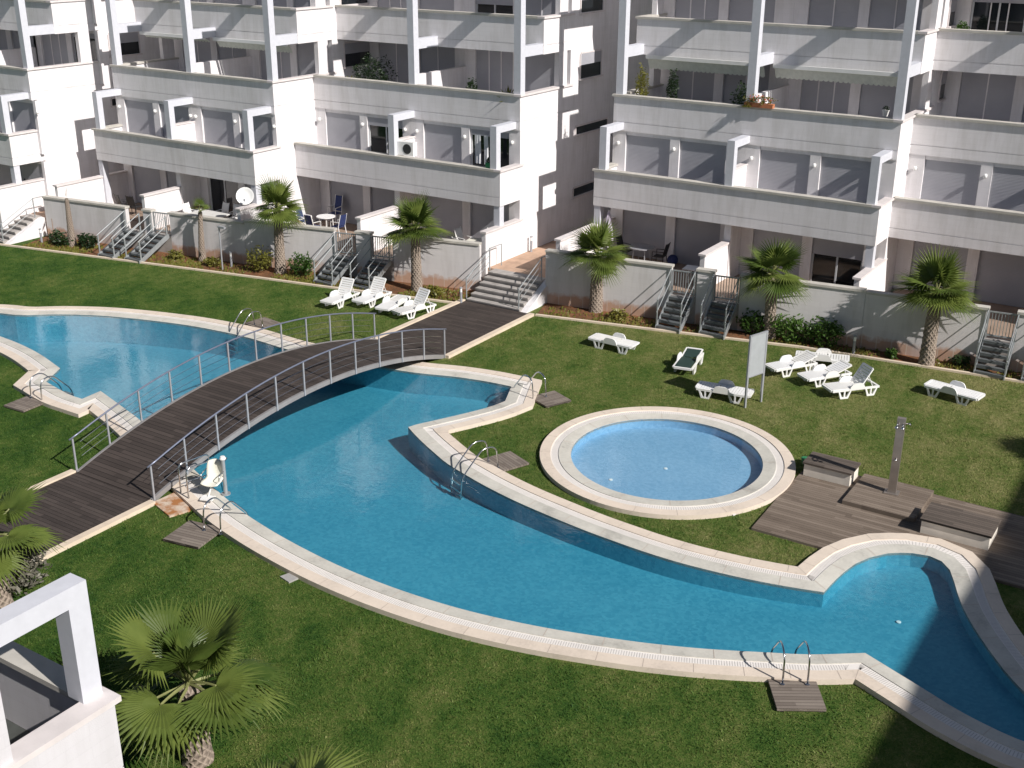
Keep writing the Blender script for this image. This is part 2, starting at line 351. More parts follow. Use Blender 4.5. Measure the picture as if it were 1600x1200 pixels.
# ------------------------------------------------------------------ pool outline (metres)
POOL = [(-41.48,26.5,0),(-40.83,26.69,0),(-40.4,26.92,0),(-39.42,27.68,0),(-38.07,28.43,0),(-36.76,28.92,0),(-35.37,29.32,0),(-33.92,29.64,0),(-32.31,29.82,0),(-31.16,29.86,0),(-30.26,29.8,0),(-29.03,29.72,0),(-27.52,29.82,0),(-25.92,30.06,0),(-24.61,30.24,0),(-23.61,30.44,0),(-22.94,30.66,0),(-22.24,30.89,0),(-21.35,31.08,0),(-20.74,31.16,0),(-20.14,31.2,1),(-19.61,30.0,1),(-19.7,29.53,0),(-19.84,29.09,0),(-20.27,28.11,0),(-20.89,26.84,0),(-20.98,26.55,1),(-20.13,26.01,0),(-19.03,25.40,0),(-18.37,25.07,0),(-17.52,24.77,0),(-16.68,24.5,0),(-15.45,24.19,0),(-14.02,23.94,0),(-13.02,23.8,0),(-12.11,23.72,0),(-11.38,23.67,0),(-10.49,23.66,0),(-9.65,23.72,0),(-8.67,23.85,0),(-7.72,24.05,0),(-6.83,24.3,1),(-6.8,24.8,0),(-6.73,25.48,0),(-6.62,26.03,0),(-6.42,26.52,0),(-6.1,26.98,0),(-5.6,27.32,0),(-5.19,27.42,0),(-4.86,27.32,0),(-4.58,27.0,0),(-4.35,26.48,0),(-4.14,25.96,0),(-3.87,25.38,0),(-3.55,24.82,0),(-3.17,24.23,0),(-2.57,23.4,0),(-2.06,22.83,0),(-1.46,22.27,0),(-1.05,21.85,0),(-0.95,21.5,0),(-1.2,21.22,0),(-1.85,21.15,0),(-2.92,21.4,0),(-3.92,21.82,0),(-5.24,22.38,1),(-6.22,21.67,0),(-6.95,21.27,0),(-8.24,20.6,0),(-9.53,20.05,0),(-10.89,19.59,0),(-11.8,19.33,0),(-12.74,19.12,0),(-13.74,18.96,0),(-14.83,18.87,0),(-16.01,18.85,0),(-17.32,18.92,0),(-18.58,19.08,0),(-19.73,19.28,0),(-20.86,19.54,0),(-21.72,19.79,0),(-22.24,19.98,0),(-23.53,20.45,0),(-24.84,20.97,0),(-26.57,21.64,0),(-28.22,22.25,0),(-29.36,22.62,0),(-31.41,23.24,1),(-31.35,22.44,1),(-32.11,22.47,0),(-33.64,22.77,1),(-34.32,23.86,1),(-36.14,24.38,0),(-37.68,24.66,0),(-38.98,24.78,0),(-40.95,24.9,0),(-42.0,25.0,0),(-42.5,25.3,0),(-42.5,25.8,0),(-42.1,26.2,0)]
def smooth_loop(P, step=.3):
    n = len(P); out = []
    for i in range(n):
        p1, p2 = Vector(P[i][:2]), Vector(P[(i + 1) % n][:2])
        p0 = p1 - (p2 - p1) if P[i][2] else Vector(P[i - 1][:2])
        p3 = p2 + (p2 - p1) if P[(i + 1) % n][2] else Vector(P[(i + 2) % n][:2])
        k = max(1, int((p2 - p1).length / step))
        for j in range(k):
            u = j / k
            q = .5 * ((2 * p1) + (p2 - p0) * u + (2 * p0 - 5 * p1 + 4 * p2 - p3) * u * u + (3 * p1 - p0 - 3 * p2 + p3) * u ** 3)
            out.append((q.x, q.y))
    return out
LOOP = smooth_loop(POOL)
def area(l): return sum(l[i][0] * l[(i + 1) % len(l)][1] - l[(i + 1) % len(l)][0] * l[i][1] for i in range(len(l))) / 2
if area(LOOP) < 0: LOOP.reverse()
def normals(l):
    out = []; n = len(l)
    for i in range(n):
        a, b, c = Vector(l[i - 1]), Vector(l[i]), Vector(l[(i + 1) % n])
        n1 = Vector(((b - a).y, -(b - a).x)).normalized(); n2 = Vector(((c - b).y, -(c - b).x)).normalized()
        m = (n1 + n2); m = m.normalized() if m.length > .1 else n1
        out.append(m / max(.45, m.dot(n1)))
    return out
LN = normals(LOOP)
def off(d, l=None, nn=None):
    l = l or LOOP; nn = nn or LN
    q = [(p[0] + n.x * d, p[1] + n.y * d) for p, n in zip(l, nn)]
    if d < .05 or l is not LOOP: return q
    ok = []
    for x, y in q:
        good = True
        for i in range(len(l)):
            ax, ay = l[i - 1]; dx, dy = l[i][0] - ax, l[i][1] - ay; L2 = dx * dx + dy * dy
            u = max(0., min(1., ((x - ax) * dx + (y - ay) * dy) / L2)) if L2 else 0
            if (x - ax - u * dx) ** 2 + (y - ay - u * dy) ** 2 < (d * .965) ** 2: good = False; break
        ok.append(good)
    n = len(q); out = []
    for i in range(n):
        if ok[i]: out.append(q[i]); continue
        for k in range(1, n):
            if ok[(i + k) % n]: b_ = q[(i + k) % n]; break
        for j in range(1, n):
            if ok[i - j]: a_ = q[i - j]; break
        out.append(a_ if j <= k else b_)
    return out
def dedupe(l): return [p for i, p in enumerate(l) if (Vector(p) - Vector(l[i - 1])).length > 1e-4]
KC, KRI, KRO = Vector((-13.28, 29.05)), 2.82, 3.74
CIRC = [(KC.x + KRI * math.cos(2 * math.pi * i / 96), KC.y + KRI * math.sin(2 * math.pi * i / 96)) for i in range(96)]
CN = [Vector((math.cos(2 * math.pi * i / 96), math.sin(2 * math.pi * i / 96))) for i in range(96)]

def fill(name, loops, z, mat, kind='structure', down=None):
    bm = bmesh.new(); es = []; zf = z if callable(z) else (lambda x: z)
    for lp in loops:
        vs = [bm.verts.new((x, y, zf(x))) for x, y in lp]
        for i in range(len(vs)): es.append(bm.edges.new((vs[i], vs[(i + 1) % len(vs)])))
    bmesh.ops.triangle_fill(bm, use_beauty=True, use_dissolve=False, edges=es)
    for f in bm.faces:
        if f.normal.z < 0: f.normal_flip()
    me = bpy.data.meshes.new(name); bm.to_mesh(me); bm.free(); me.materials.append(mat)
    o = bpy.data.objects.new(name, me); COL.objects.link(o)
    if kind: o['kind'] = kind
    return o
fill('lawn', [[(-110, -40), (70, -40), (70, 130), (-110, 130)], dedupe(off(.9)), [(KC.x + n.x * (KRO - .05), KC.y + n.y * (KRO - .05)) for n in CN]], 0, M['grass'])
def strip(mb, la, za, lb, zb):
    n = len(la); b = len(mb.v); fz = zb if callable(zb) else (lambda x: zb)
    mb.v += [(x, y, za) for x, y in la] + [(x, y, fz(x)) for x, y in lb]
    mb.f += [[b + i, b + (i + 1) % n, b + n + (i + 1) % n, b + n + i] for i in range(n)]
def pool(prefix, loop, nn, depth, wz, tile, water, wd):
    a = MB(); strip(a, off(.0, loop, nn), .09, off(.0, loop, nn), lambda x: -depth(x))
    o = a.build('pool_wall', tile, recalc=False); o['kind'] = 'structure'
    fill('pool_floor', [loop], lambda x: -depth(x), tile)
    fill('pool_water', [off(.004, loop, nn)], wz, water)
    for nm, d0, z0, d1, z1, mt in (('coping_inner', 0, .095, wd * .40, .125, M['cop_in']), ('coping_gutter', wd * .40, .105, wd * .66, .105, M['cop_mid']), ('coping_outer', wd * .66, .13, wd, .13, M['cop_out'])):
        a = MB(); strip(a, off(d0, loop, nn), z0, off(d1, loop, nn), z1)
        strip(a, off(d1, loop, nn), z1, off(d1, loop, nn), -.06 if d1 == wd else .08); strip(a, off(d0, loop, nn), .02, off(d0, loop, nn), z0)
        o = a.build(nm, mt, recalc=True); o['kind'] = 'structure'
pool('main', LOOP, LN, lambda x: .25 + .0225 * (-3 - x), .075, M['pooltile'], M['water'], .96)
pool('kids', CIRC, CN, lambda x: .2, .075, M['kidtile'], M['kidwater'], .93)

for x_, y_, z_ in ((KC.x + .1, KC.y - .2, -.2), (KC.x - .9, KC.y - 1.75, -.2), (-5.1, 24.6, -.29)):
    o = MB().lathe([(.055, .004), (.055, .02), (.03, .024)], (x_, y_, z_), 14).build('pool_drain', M['plastic']); o['kind'] = 'structure'
def along(loop, nn, step, d0, d1, z0, z1, w, name, mat, jitter=0.):
    n = len(loop); A, Bq = off(d0, loop, nn), off(d1, loop, nn); mb = MB(); acc = 0.; nxt = step; rnd = random.Random(4)
    for i in range(n):
        p, q = Vector(loop[i]), Vector(loop[(i + 1) % n]); L = (q - p).length
        while acc + L >= nxt:
            u = (nxt - acc) / L; j = (i + 1) % n
            a = Vector(A[i]).lerp(Vector(A[j]), u); b = Vector(Bq[i]).lerp(Vector(Bq[j]), u)
            if (b - a).length < (d1 - d0) * 1.25:
                t_ = (q - p).normalized() * w / 2
                mb.add([(a.x - t_.x, a.y - t_.y, z0), (a.x + t_.x, a.y + t_.y, z0), (b.x + t_.x, b.y + t_.y, z1), (b.x - t_.x, b.y - t_.y, z1)], [(0, 1, 2, 3)])
            nxt += step * (1 + rnd.uniform(-jitter, jitter))
        acc += L
    o = mb.build(name, mat); o['kind'] = 'structure'
for lp_, nn_, wd_ in ((LOOP, LN, .96), (CIRC, CN, .93)):
    along(lp_, nn_, .95, wd_ * .67, wd_ - .005, .1335, .1335, .014, 'coping_joint', M['grout'], .1)
    along(lp_, nn_, 1.25, .01, wd_ * .39, .0995, .1285, .016, 'coping_joint', M['grout'], .15)
    along(lp_, nn_, .055, wd_ * .44, wd_ * .62, .1075, .1075, .016, 'gutter_grating', M['slot'])

# ------------------------------------------------------------------ paths, kerbs, beds
def struct(mb, name, mat):
    o = mb.build(name, mat); o['kind'] = 'structure'; return o
BX0, BX1 = -27.0, -23.85
struct(MB().box(BX0, BX1, 8.5, 18.95, -.1, .06), 'boardwalk', M['bridgewood'])
struct(MB().box(BX0, BX1, 32.35, 38.28, -.1, .06), 'boardwalk', M['bridgewood'])
struct(MB().box(BX0 - .22, BX0 - .01, 8.5, 18.8, -.1, .11).box(BX1 + .01, BX1 + .22, 8.5, 18.75, -.1, .11)
       .box(BX0 - .22, BX0 - .01, 31.6, 38.28, -.1, .11).box(BX1 + .01, BX1 + .22, 32.4, 38.28, -.1, .11), 'kerb', M['kerb'])
KL = [(-56, 32.0), (-49.8, 33.3), (-45, 34.25), (-36.7, 35.9), (-33.6, 36.45), (-27.3, 37.75)]
KR = [(-23.6, 38.3), (-18.9, 39.3), (-13.4, 40.55), (-5.6, 41.45), (4, 42.5)]
a = MB()
for L in (KL, KR):
    for p, q in zip(L, L[1:]): a.obox(p, q, .13, -.05, .07)
struct(a, 'kerb', M['kerb'])
WALLS = [((-50.5, 35.55), (-38.5, 37.25), 1.92, .92), ((-38.5, 37.25), (-27.32, 39.8), 2.02, .95), ((-24.15, 39.95), (-11.5, 41.75), 2.2, 1.1), ((-11.5, 41.75), (4, 43.5), 2.15, 1.1)]
def bed(KLn, WLn):
    poly = [(x, y + .12) for x, y in KLn] + [(x, y + .1) for x, y in WLn[::-1]]
    return fill('soil_bed', [poly], .03, M['soil'])
bed(KL[1:], [(-50.5, 35.55), (-38.5, 37.25), (-27.32, 39.8)]); bed(KR, [(-24.15, 39.95), (-11.5, 41.75), (4, 43.5)])
struct(MB().box(-35, -11, 8.45, 9.9, -.05, .035), 'soil_bed', M['soil'])

# ------------------------------------------------------------------ apartment blocks
def block(root, x0, x1, y1, s=1, fronts=(-1.1, -1.1, -1.1), left=True, openings=(), top=True, mid=True, wallm=None, lamps=True, dz=0., winside=True, awn=()):
    """terraced block: front parapet of the first floor at y1, building going to y1+s*v"""
    wm = wallm or M['white']; cm = M['cap']
    def B(mb, u0, u1, v0, v1, z0, z1): return mb.box(u0, u1, y1 + s * v0, y1 + s * v1, z0, z1)
    T = .22; D = 14.0; xm = (x0 + x1) / 2
    Z1b, Z1t, Z2b, Z2t, Z3b, Z3t, Z4b, Z4t = 3.39, 4.87, 6.39, 7.82, 9.40, 10.88, 12.25, 13.7
    ft = 5.95
    w = MB()
    B(w, x0, x1, 1.78, D, 0, Z2b)                                     # ground + first floor mass
    B(w, x0, x1, ft, D, Z2b, 15.4)                                      # upper mass
    B(w, x0 + .02, x1 - T - .01, .24, 1.79, Z1b + .01, 3.75)            # first floor slab
    B(w, x0 + .02, x1 - T - .01, 1.56 + .24, ft + .01, Z2b + .01, 6.75)
    B(w, x0 + .02, x1 - T - .01, 3.4 + .24, ft + .01, Z3b + .01, 9.75)
    B(w, x0 + .02, x1 - T - .01, 4.6 + .24, ft + .01, Z4b + .01, 12.6)
    w.build('wall', wm, root)
    B(MB(), x0 - .1, x1 + .1, ft - .1, D + .1, 15.4, 15.6).build('roof', M['capw'], root)
    # parapets
    def parapet(v, zb, zt, vend):
        p = MB(); zs = zb + .36
        B(p, x0, x1, v, v + T, zs + .03, zt); B(p, x0, x1, v + .03, v + T, zs, zs + .03); B(p, x0, x1, v - .004, v + T, zb, zs)
        B(p, x1 - T, x1, v + T, vend, zs + .03, zt); B(p, x1 - T, x1 - .03, v + T, vend, zs, zs + .03); B(p, x1 - T, x1 + .004, v + T, vend, zb, zs)
        if left: B(p, x0, x0 + T, v + T, vend, zb, zt)
        o = p.build('parapet', wm, root)
        c = MB(); e = .07
        B(c, x0 - (e if left else 0), x1 - T - e, v - e, v + T + e, zt, zt + .09)
        if left: B(c, x0 - e, x0 + T + e, v + T + e, vend, zt, zt + .09)
        c.build('coping', cm, o)
        c = MB(); B(c, x1 - T - e, x1 + e, v - e, vend, zt, zt + .09); c.build('coping', M['capw'], o)
    parapet(0, Z1b, Z1t, 1.78); parapet(1.55, Z2b, Z2t, ft); parapet(3.4, Z3b, Z3t, ft); parapet(4.6, Z4b, Z4t, ft)
    # L-shaped frames on the first floor
    us = [x1 - .52, xm - .16] + ([x0 + .2] if left else [])
    for u in us:
        f = MB(); B(f, u, u + .32, .02, .34, Z1t + .09, 6.46); B(f, u, u + .32, .02, 1.55, 6.46, 6.76)
        f.build('balcony_frame', M['column'], root)
    # columns on the second floor with beams
    us = [x1 - .36, xm - .16] + ([x0 + .05] if left else [])
    for u in us:
        f = MB(); B(f, u, u + .34, 1.60, 1.96, Z2t + .09, 13.55)
        B(f, u, u + .34, 1.96, 3.4, 9.42, 9.86); B(f, u, u + .34, 1.96, 4.6, 13.05, 13.55)
        f.build('column', M['column'], root)
    # ground floor posts and terrace walls
    for u in [x1 - .34] + ([x0 + .03] if left else []):
        f = MB(); B(f, u, u + .3, .03, .36, .9, Z1b); f.build('post', M['column'], root)
    tw = [(x1 - .2, 2.45, x1, fronts[2]), (xm - .1, 2.55, xm + .1, fronts[1])] + ([(x0, 2.5, x0 + .2, fronts[0])] if left else [])
    for u0, zt, u1, vf in tw:
        f = MB(); B(f, u0, u1, vf, 1.78 if u0 != xm - .1 else .3, 0, zt); o = f.build('terrace_wall', wm, root)
        c = MB(); B(c, u0 - .06, u1 + .06, vf - .06, 1.78 if u0 != xm - .1 else .3, zt, zt + .08); c.build('coping', M['capw'], o)
    f = MB(); B(f, xm - .15, xm + .15, .31, .6, .93, Z1b); B(f, xm - .1, xm + .1, .61, 1.57, .93, Z1b); f.build('party_wall', wm, root)
    f = MB(); B(f, x0 + .2, x1 - .2, -.9, 1.78, .4, .93); f.build('terrace_floor', M['tilefloor'], root)
    # balcony dividers
    f = MB(); B(f, xm - .1, xm + .1, .36, 1.78, 3.75, 5.55); o = f.build('divider_wall', wm, root)
    c = MB(); B(c, xm - .14, xm + .14, .36, 1.7, 5.55, 5.62); c.build('coping', M['capw'], o)
    f = MB(); B(f, xm - .1, xm + .1, 2.0, ft, 6.75, 8.3); f.build('divider_wall', wm, root)
    # rear posts at the side of the upper balconies
    for zb, zt in ((Z2t + .09, Z3b), (Z3t + .09, Z4b)):
        f = MB(); B(f, x1 - .25, x1 - .01, 4.75, 5.45, zb, zt); f.build('post', wm, root)
        if left: f = MB(); B(f, x0 + .01, x0 + .25, 4.75, 5.45, zb, zt); f.build('post', wm, root)
    # facade bays
    hw = (x1 - x0) / 2
    for fl, (vf, zb, zt) in enumerate(((1.78, .93, Z1b), (1.78, 3.75, Z2b), (ft, 6.75, Z3b), (ft, 9.75, Z4b), (ft, 12.6, 15.3))):
        prot = .2
        for ap in range(2):
            a0 = x0 + ap * hw
            edges = [0, .62, 2.72, 3.16, 5.25, hw]
            pm = MB()
            for e0, e1 in ((0, .62), (2.72, 3.16), (5.25, hw)): B(pm, a0 + e0 + .003, a0 + e1 - .003, vf - prot, vf, zb, zt)
            B(pm, a0 + .62, a0 + 2.72, vf - prot + .03, vf, zt - .16, zt); B(pm, a0 + 3.16, a0 + 5.25, vf - prot + .03, vf, zt - .16, zt)
            if fl > 1:
                for q in ((1.35, 2.03) if (ap + fl) % 2 else (1.67, 4.2)): B(pm, a0 + q - .025, a0 + q + .025, vf - .125, vf - .102, zb + .02, zt - .17)
            pm.build('pier', wm, root)
            for k, (e0, e1) in enumerate(((.62, 2.72), (3.16, 5.25))):
                op = dict(openings).get((fl, ap, k), 0)
                u0, u1 = a0 + e0 + .004, a0 + e1 - .004; zh = zt - .165
                if op == 0:
                    B(MB(), u0, u1, vf - .1, vf - .03, zb + .01, zh).build('shutter', M['shutter'], root)
                else:
                    g = MB(); B(g, u0 + .06, u1 - .06, vf - .06, vf - .03, zb + .03, zh - .02); go = g.build('window', M['glass'], root)
                    fr = MB(); zc = zh - (zh - zb) * (1 - op)
                    for q0, q1 in ((u0, u0 + .07), ((u0 + u1) / 2 - .035, (u0 + u1) / 2 + .035), (u1 - .07, u1)): B(fr, q0, q1, vf - .09, vf - .02, zb + .01, zh)
                    B(fr, u0, u1, vf - .085, vf - .02, zh - .07, zh); fr.build('window_frame', M['frame'], go)
                    if op < .95: B(MB(), u0, u1, vf - .14, vf - .095, zb + (zh - zb) * op, zh).build('shutter', M['shutter'], root)
            if lamps and fl in (1,) and s > 0:
                for u in (a0 + 2.94, a0 + 5.45, a0 + .3):
                    l = MB(); yy = y1 + s * (vf - prot)
                    l.lathe([(.045, 0), (.075, .05), (.075, .13), (.04, .17)], (u, yy - .09, 5.78), 10); l.box(u - .03, u + .03, yy - .09, yy, 5.8, 5.86)
                    l.build('wall_lamp', M['lampw'], root, smooth=True)
    if winside:
        for v0, v1, z0, z1, shut in ((6.6, 8.5, 8.05, 9.15, .45), (6.5, 8.5, 10.95, 12.0, .5), (6.2, 8.4, 2.66, 3.05, 0), (6.3, 9.3, 5.55, 5.9, 0)):
            g = MB(); B(g, x1 + .002, x1 + .02, v0, v1, z0, z1); go = g.build('window', M['glass'], root)
            fr = MB(); B(fr, x1, x1 + .06, v0 - .07, v0, z0, z1); B(fr, x1, x1 + .06, v1, v1 + .07, z0, z1); B(fr, x1, x1 + .06, v0, v1, z1, z1 + .07)
            fr.build('window_frame', M['capw'], go)
            si = MB(); B(si, x1, x1 + .14, v0 - .1, v1 + .1, z0 - .07, z0); si.build('sill', M['capw'], go)
            if shut: B(MB(), x1 + .022, x1 + .05, v0, v1, z1 - (z1 - z0) * shut, z1).build('shutter', M['shutter'], root)
    # awnings under the third floor
    for (u0, u1, ex, val) in awn:
        c = MB(); va, vb = 3.38, 3.38 - ex
        c.add([(u0, y1 + va, 9.39), (u1, y1 + va, 9.39), (u1, y1 + vb, 9.34), (u0, y1 + vb, 9.34)], [(0, 1, 2, 3)])
        n = int((u1 - u0) / .2)
        for i in range(n):
            p, q = u0 + (u1 - u0) * i / n, u0 + (u1 - u0) * (i + 1) / n; m_ = (p + q) / 2; y = y1 + vb - .01
            c.add([(p, y, 9.3), (q, y, 9.3), (q, y + .2, 9.3 - val), ((q + m_) / 2, y + .22, 9.3 - val - .05), (m_, y + .23, 9.3 - val - .06), ((p + m_) / 2, y + .22, 9.3 - val - .05), (p, y + .2, 9.3 - val)], [(0, 1, 2, 3, 4, 5, 6)])
        o = c.build('awning', M['awning'], root, recalc=False)
        MB().box(u0, u1, y1 + vb - .2, y1 + vb - .08, 9.28, 9.43).build('front_bar', M['plastic'], o)

bA = thing('apartment_building', 'white terraced apartment block left of the central steps, satellite dish on its ground floor', 'building', (-33, 45, 0), group='white terraced apartment blocks')
block(bA, -49.95, -38.95, 38.6, fronts=(-2.7, -1.95, -1.1), openings={(0, 1, 0): .98, (0, 0, 1): .5, (1, 1, 1): .35}, awn=((-49.4, -44.8, .1, .12), (-44.2, -39.4, .1, .3)))
block(bA, -38.95, -27.31, 41.34, left=False, fronts=(0, -2.45, -1.1), openings={(1, 0, 1): .85, (1, 0, 0): .3, (1, 1, 1): .9, (3, 1, 0): .6})
bB = thing('apartment_building', 'white terraced apartment block right of the central steps with two pale awnings', 'building', (-12, 48, 0), group='white terraced apartment blocks')
block(bB, -24.15, -11.95, 43.85, fronts=(-3.1, -2.05, -1.5), openings={(0, 1, 1): .6}, awn=((-23.5, -18.2, .12, .42), (-17.75, -12.5, .12, .40)))
block(bB, -11.95, .3, 45.55, left=False, openings={(1, 0, 1): .3, (3, 0, 0): .9, (3, 0, 1): .85})
bF = thing('apartment_building', 'white apartment block at the far left edge beside the left concrete steps', 'building', (-57, 42, 0), group='white terraced apartment blocks')
block(bF, -62, -51.9, 35.15, openings={(0, 1, 1): .6, (2, 1, 1): .9})
bN = thing('apartment_building', 'nearest white block, only a balcony corner with a square frame in the lower left', 'building', (-17, 0, 0), group='white terraced apartment blocks')
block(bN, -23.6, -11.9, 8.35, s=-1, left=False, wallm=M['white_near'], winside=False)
MB().box(-23.5, -12.14, 6.6, 8.1, 3.755, 3.77).build('dark_floor_sheet', M['darkfloor'], bN)  # dark sheet added over the slab, darkens the shaded balcony interior
bO = thing('apartment_building', 'tall white wing shading the right end of the pool and lawn', 'building', (21, 10, 0), group='white terraced apartment blocks')
MB().box(16, 28, -12, 31.0, 0, 15.1).build('wall', M['white'], bO)
MB().box(15.9, 28.1, -12.1, 31.1, 15.1, 15.5).build('parapet', M['white'], bO)
for i in range(9):
    for k in range(4): MB().box(15.95, 15.99, -10 + i * 4.5, -8 + i * 4.5, 1.2 + k * 3.2, 3.2 + k * 3.2).build('shutter', M['shutter'], bO)

# ------------------------------------------------------------------ retaining walls, gates, stairs
GATES = [[(-45.35, -44.3), (-43.8, -42.75)], [(-34.05, -33.0), (-32.3, -31.25)], [(-18.85, -17.8), (-17.15, -16.1)], [(-7.3, -6.3), (-5.75, -4.75)]]
wl_lab = ['long pale retaining wall behind the two bare palm trunks', 'pale retaining wall behind the row of four loungers, orange soil stains at its foot',
          'pale retaining wall right of the central steps behind the fan palm', 'pale retaining wall at the right edge with broad palm shadow on it']
def wy(i, x):
    (ax, ay), (bx, by) = WALLS[i][:2]; return ay + (by - ay) * (x - ax) / (bx - ax)
GATEP = None
for i, (A, Bp, h, fz) in enumerate(WALLS):
    r = thing('retaining_wall', wl_lab[i], 'wall', ((A[0] + Bp[0]) / 2, (A[1] + Bp[1]) / 2, 0), group='retaining walls along the lawn')
    xs = [A[0] + .005] + [q for g in GATES[i] for q in g] + [Bp[0] - .005]
    for j in range(0, len(xs), 2):
        p, q = (xs[j], wy(i, xs[j])), (xs[j + 1], wy(i, xs[j + 1]))
        o = MB().obox(p, q, .22, 0, h).build('wall_panel', M['retain'], r)
        d = .05; c = MB(); c.obox((p[0] - d * (j > 0), p[1] - d), (q[0] + d * (j < len(xs) - 2), q[1] - d), .32, h, h + .09); c.build('coping', M['cap'], o)
    for (g0, g1) in GATES[i]:                                           # thresholds
        MB().obox((g0 + .004, wy(i, g0)), (g1 - .004, wy(i, g1)), .22, 0, fz).build('threshold', M['concrete'], r)
    x0_, x1_ = A[0] + .21, Bp[0] - .21
    MB().prism([(x0_, wy(i, x0_) + .23), (x1_, wy(i, x1_) + .23), (x1_, wy(i, x1_) + 3.4), (x0_, wy(i, x0_) + 3.4)], .3, fz - .03).build('terrace_paving', M['tilefloor'], r)
gate_where = ['behind the left bare palm trunk', 'between the two bare palm trunks', 'above the left lounger of four', 'beside the fan palm by the central steps', 'nearest the sunlit white divider', 'left of the tall shrubs', 'right of the right-hand palm', 'at the right edge']
def make_gate(label, loc):
    r = thing('gate', label, 'gate', loc, group='grey bar gates above the metal stairs')
    f = MB().box(0, .05, -.02, .02, 0, 1.0).box(.97, 1.02, -.02, .02, 0, 1.0).box(.05, .97, -.02, .02, .95, 1.0).box(.05, .97, -.02, .02, .08, .13)
    f.build('gate_frame', M['steel'], r, world=False)
    b = MB()
    for k in range(8): b.box(.13 + k * .105, .155 + k * .105, -.01, .01, .13, .95)
    b.build('bars', M['steel'], r, world=False); return r
def make_stairs(label):
    r = thing('metal_staircase', label, 'staircase', group='grey metal garden stairs')
    # local: unit run 1.8 along +y, rise .92, width 1.04
    for k in range(6):
        y = .02 + k * .30; z = .10 + k * .155
        MB().box(.03, 1.01, y, y + .30, z, z + .035).box(.03, 1.01, y, y + .03, z - .05, z).build('tread', M['tread'], r, world=False)
    for x in (0, 1.01):
        MB().xprism([(0, 0), (.2, 0), (1.85, .82), (1.85, 1.0), (1.7, 1.0), (0, .12)], x, x + .03, 'x').build('stringer', M['steel'], r, world=False)
        h = MB(); xx = x + .015
        for y, z in ((.12, .1), (1.72, .93)): h.box(xx - .022, xx + .022, y - .03, y + .03, z - .08, z + .95)
        for dz in (.93, .5): h.tube([(xx, .05, .08 + dz), (xx, 1.75, .93 + dz)], .02, 6)
        h.build('handrail', M['steel'], r, world=False)
    return r
stair_lab = ['grey metal stairs left of the pair beside the bare palm trunk at far left', 'grey metal stairs right of the pair between the bare palm trunks', 'grey metal stairs rising behind the leftmost white lounger beside the round green bush',
             'grey metal stairs in deep shade behind the second lounger of the row', 'grey metal stairs to the barred gate, left of the pair right of the central steps', 'grey metal stairs right of the pair, beside the sunlit white divider wall',
             'grey metal stairs right of the rightmost fan palm, complete in view', 'grey metal stairs cut by the right edge of the view']
SF = None; k = 0
foot = [34.40, 34.65, 36.75, 37.1, 39.5, 39.82, 41.3, 41.45]
for i in range(4):
    for g0, g1 in GATES[i]:
        yw = wy(i, (g0 + g1) / 2) - .03; run = (yw - foot[k]) / 1.85; fz = WALLS[i][3]
        if SF is None: SF = make_stairs(stair_lab[k]); place(SF, (g0, foot[k], 0), 0, (1, run, fz / .93))
        else: copy_thing(SF, stair_lab[k], (g0, foot[k], 0), 0, (1, run, fz / .93))
        if k not in (0,):
            lab = 'grey vertical bar gate ' + gate_where[k]
            ang = math.atan2(WALLS[i][1][1] - WALLS[i][0][1], WALLS[i][1][0] - WALLS[i][0][0])
            loc = (g0 + .01, wy(i, g0) + .1, fz + .01)
            if GATEP is None: GATEP = make_gate(lab, loc); GATEP.rotation_euler.z = ang
            else: copy_thing(GATEP, lab, loc, ang)
        k += 1
# concrete steps and alleys
def conc_steps(label, x0, x1, y0, n, rise, tread, cheek):
    r = thing('concrete_steps', label, 'steps', ((x0 + x1) / 2, y0, 0), group='concrete steps into the alleys')
    for i in range(n):
        y = y0 + i * tread; last = i == n - 1
        MB().box(x0, x1, y, y + (tread if not last else .55), (i * rise) if i else -.05, (i + 1) * rise - .05).box(x0, x1, y - .03, y + (tread - .031 if not last else .55), (i + 1) * rise - .05, (i + 1) * rise).build('step', M['concrete'], r)
    yt = y0 + (n - 1) * tread
    if cheek:
        MB().xprism([(y0 - .05, -.05), (y0 + .2, .1), (yt + .3, n * rise - .02), (yt + .55, n * rise - .02), (yt + .55, -.05)], x1 + .005, x1 + .28, 'x').build('cheek_wall', M['white'], r)
    for x in (x0 - .06, x1 - .08):
        h = MB(); h.tube([(x, y0 + .06, 0), (x, y0 + .06, 1.0)], .028, 8); h.tube([(x, yt + .2, n * rise), (x, yt + .2, n * rise + .98)], .028, 8)
        for dz in (.97, .7, .42): h.tube([(x, y0 + .06, dz), (x, yt + .2, n * rise + dz - .03)], .022 if dz > .9 else .012, 6)
        h.tube([(x, yt + .2, n * rise + .95), (x, yt + 1.1, n * rise + .95), (x, yt + 1.1, n * rise)], .022, 6)
        h.build('handrail', M['steel'], r)
conc_steps('wide concrete steps at the end of the wooden walkway between the two blocks', -26.95, -24.35, 38.3, 6, .155, .32, True)
conc_steps('concrete steps at the far left edge beside the sunlit white cheek wall', -53.6, -50.9, 33.3, 6, .155, .36, True)
struct(MB().box(-27.3, -24.16, 40.4, 60, 0, .92), 'alley_paving', M['alley'])
struct(MB().box(-51.88, -50.1, 35.6, 60, 0, .92), 'alley_paving', M['alley'])

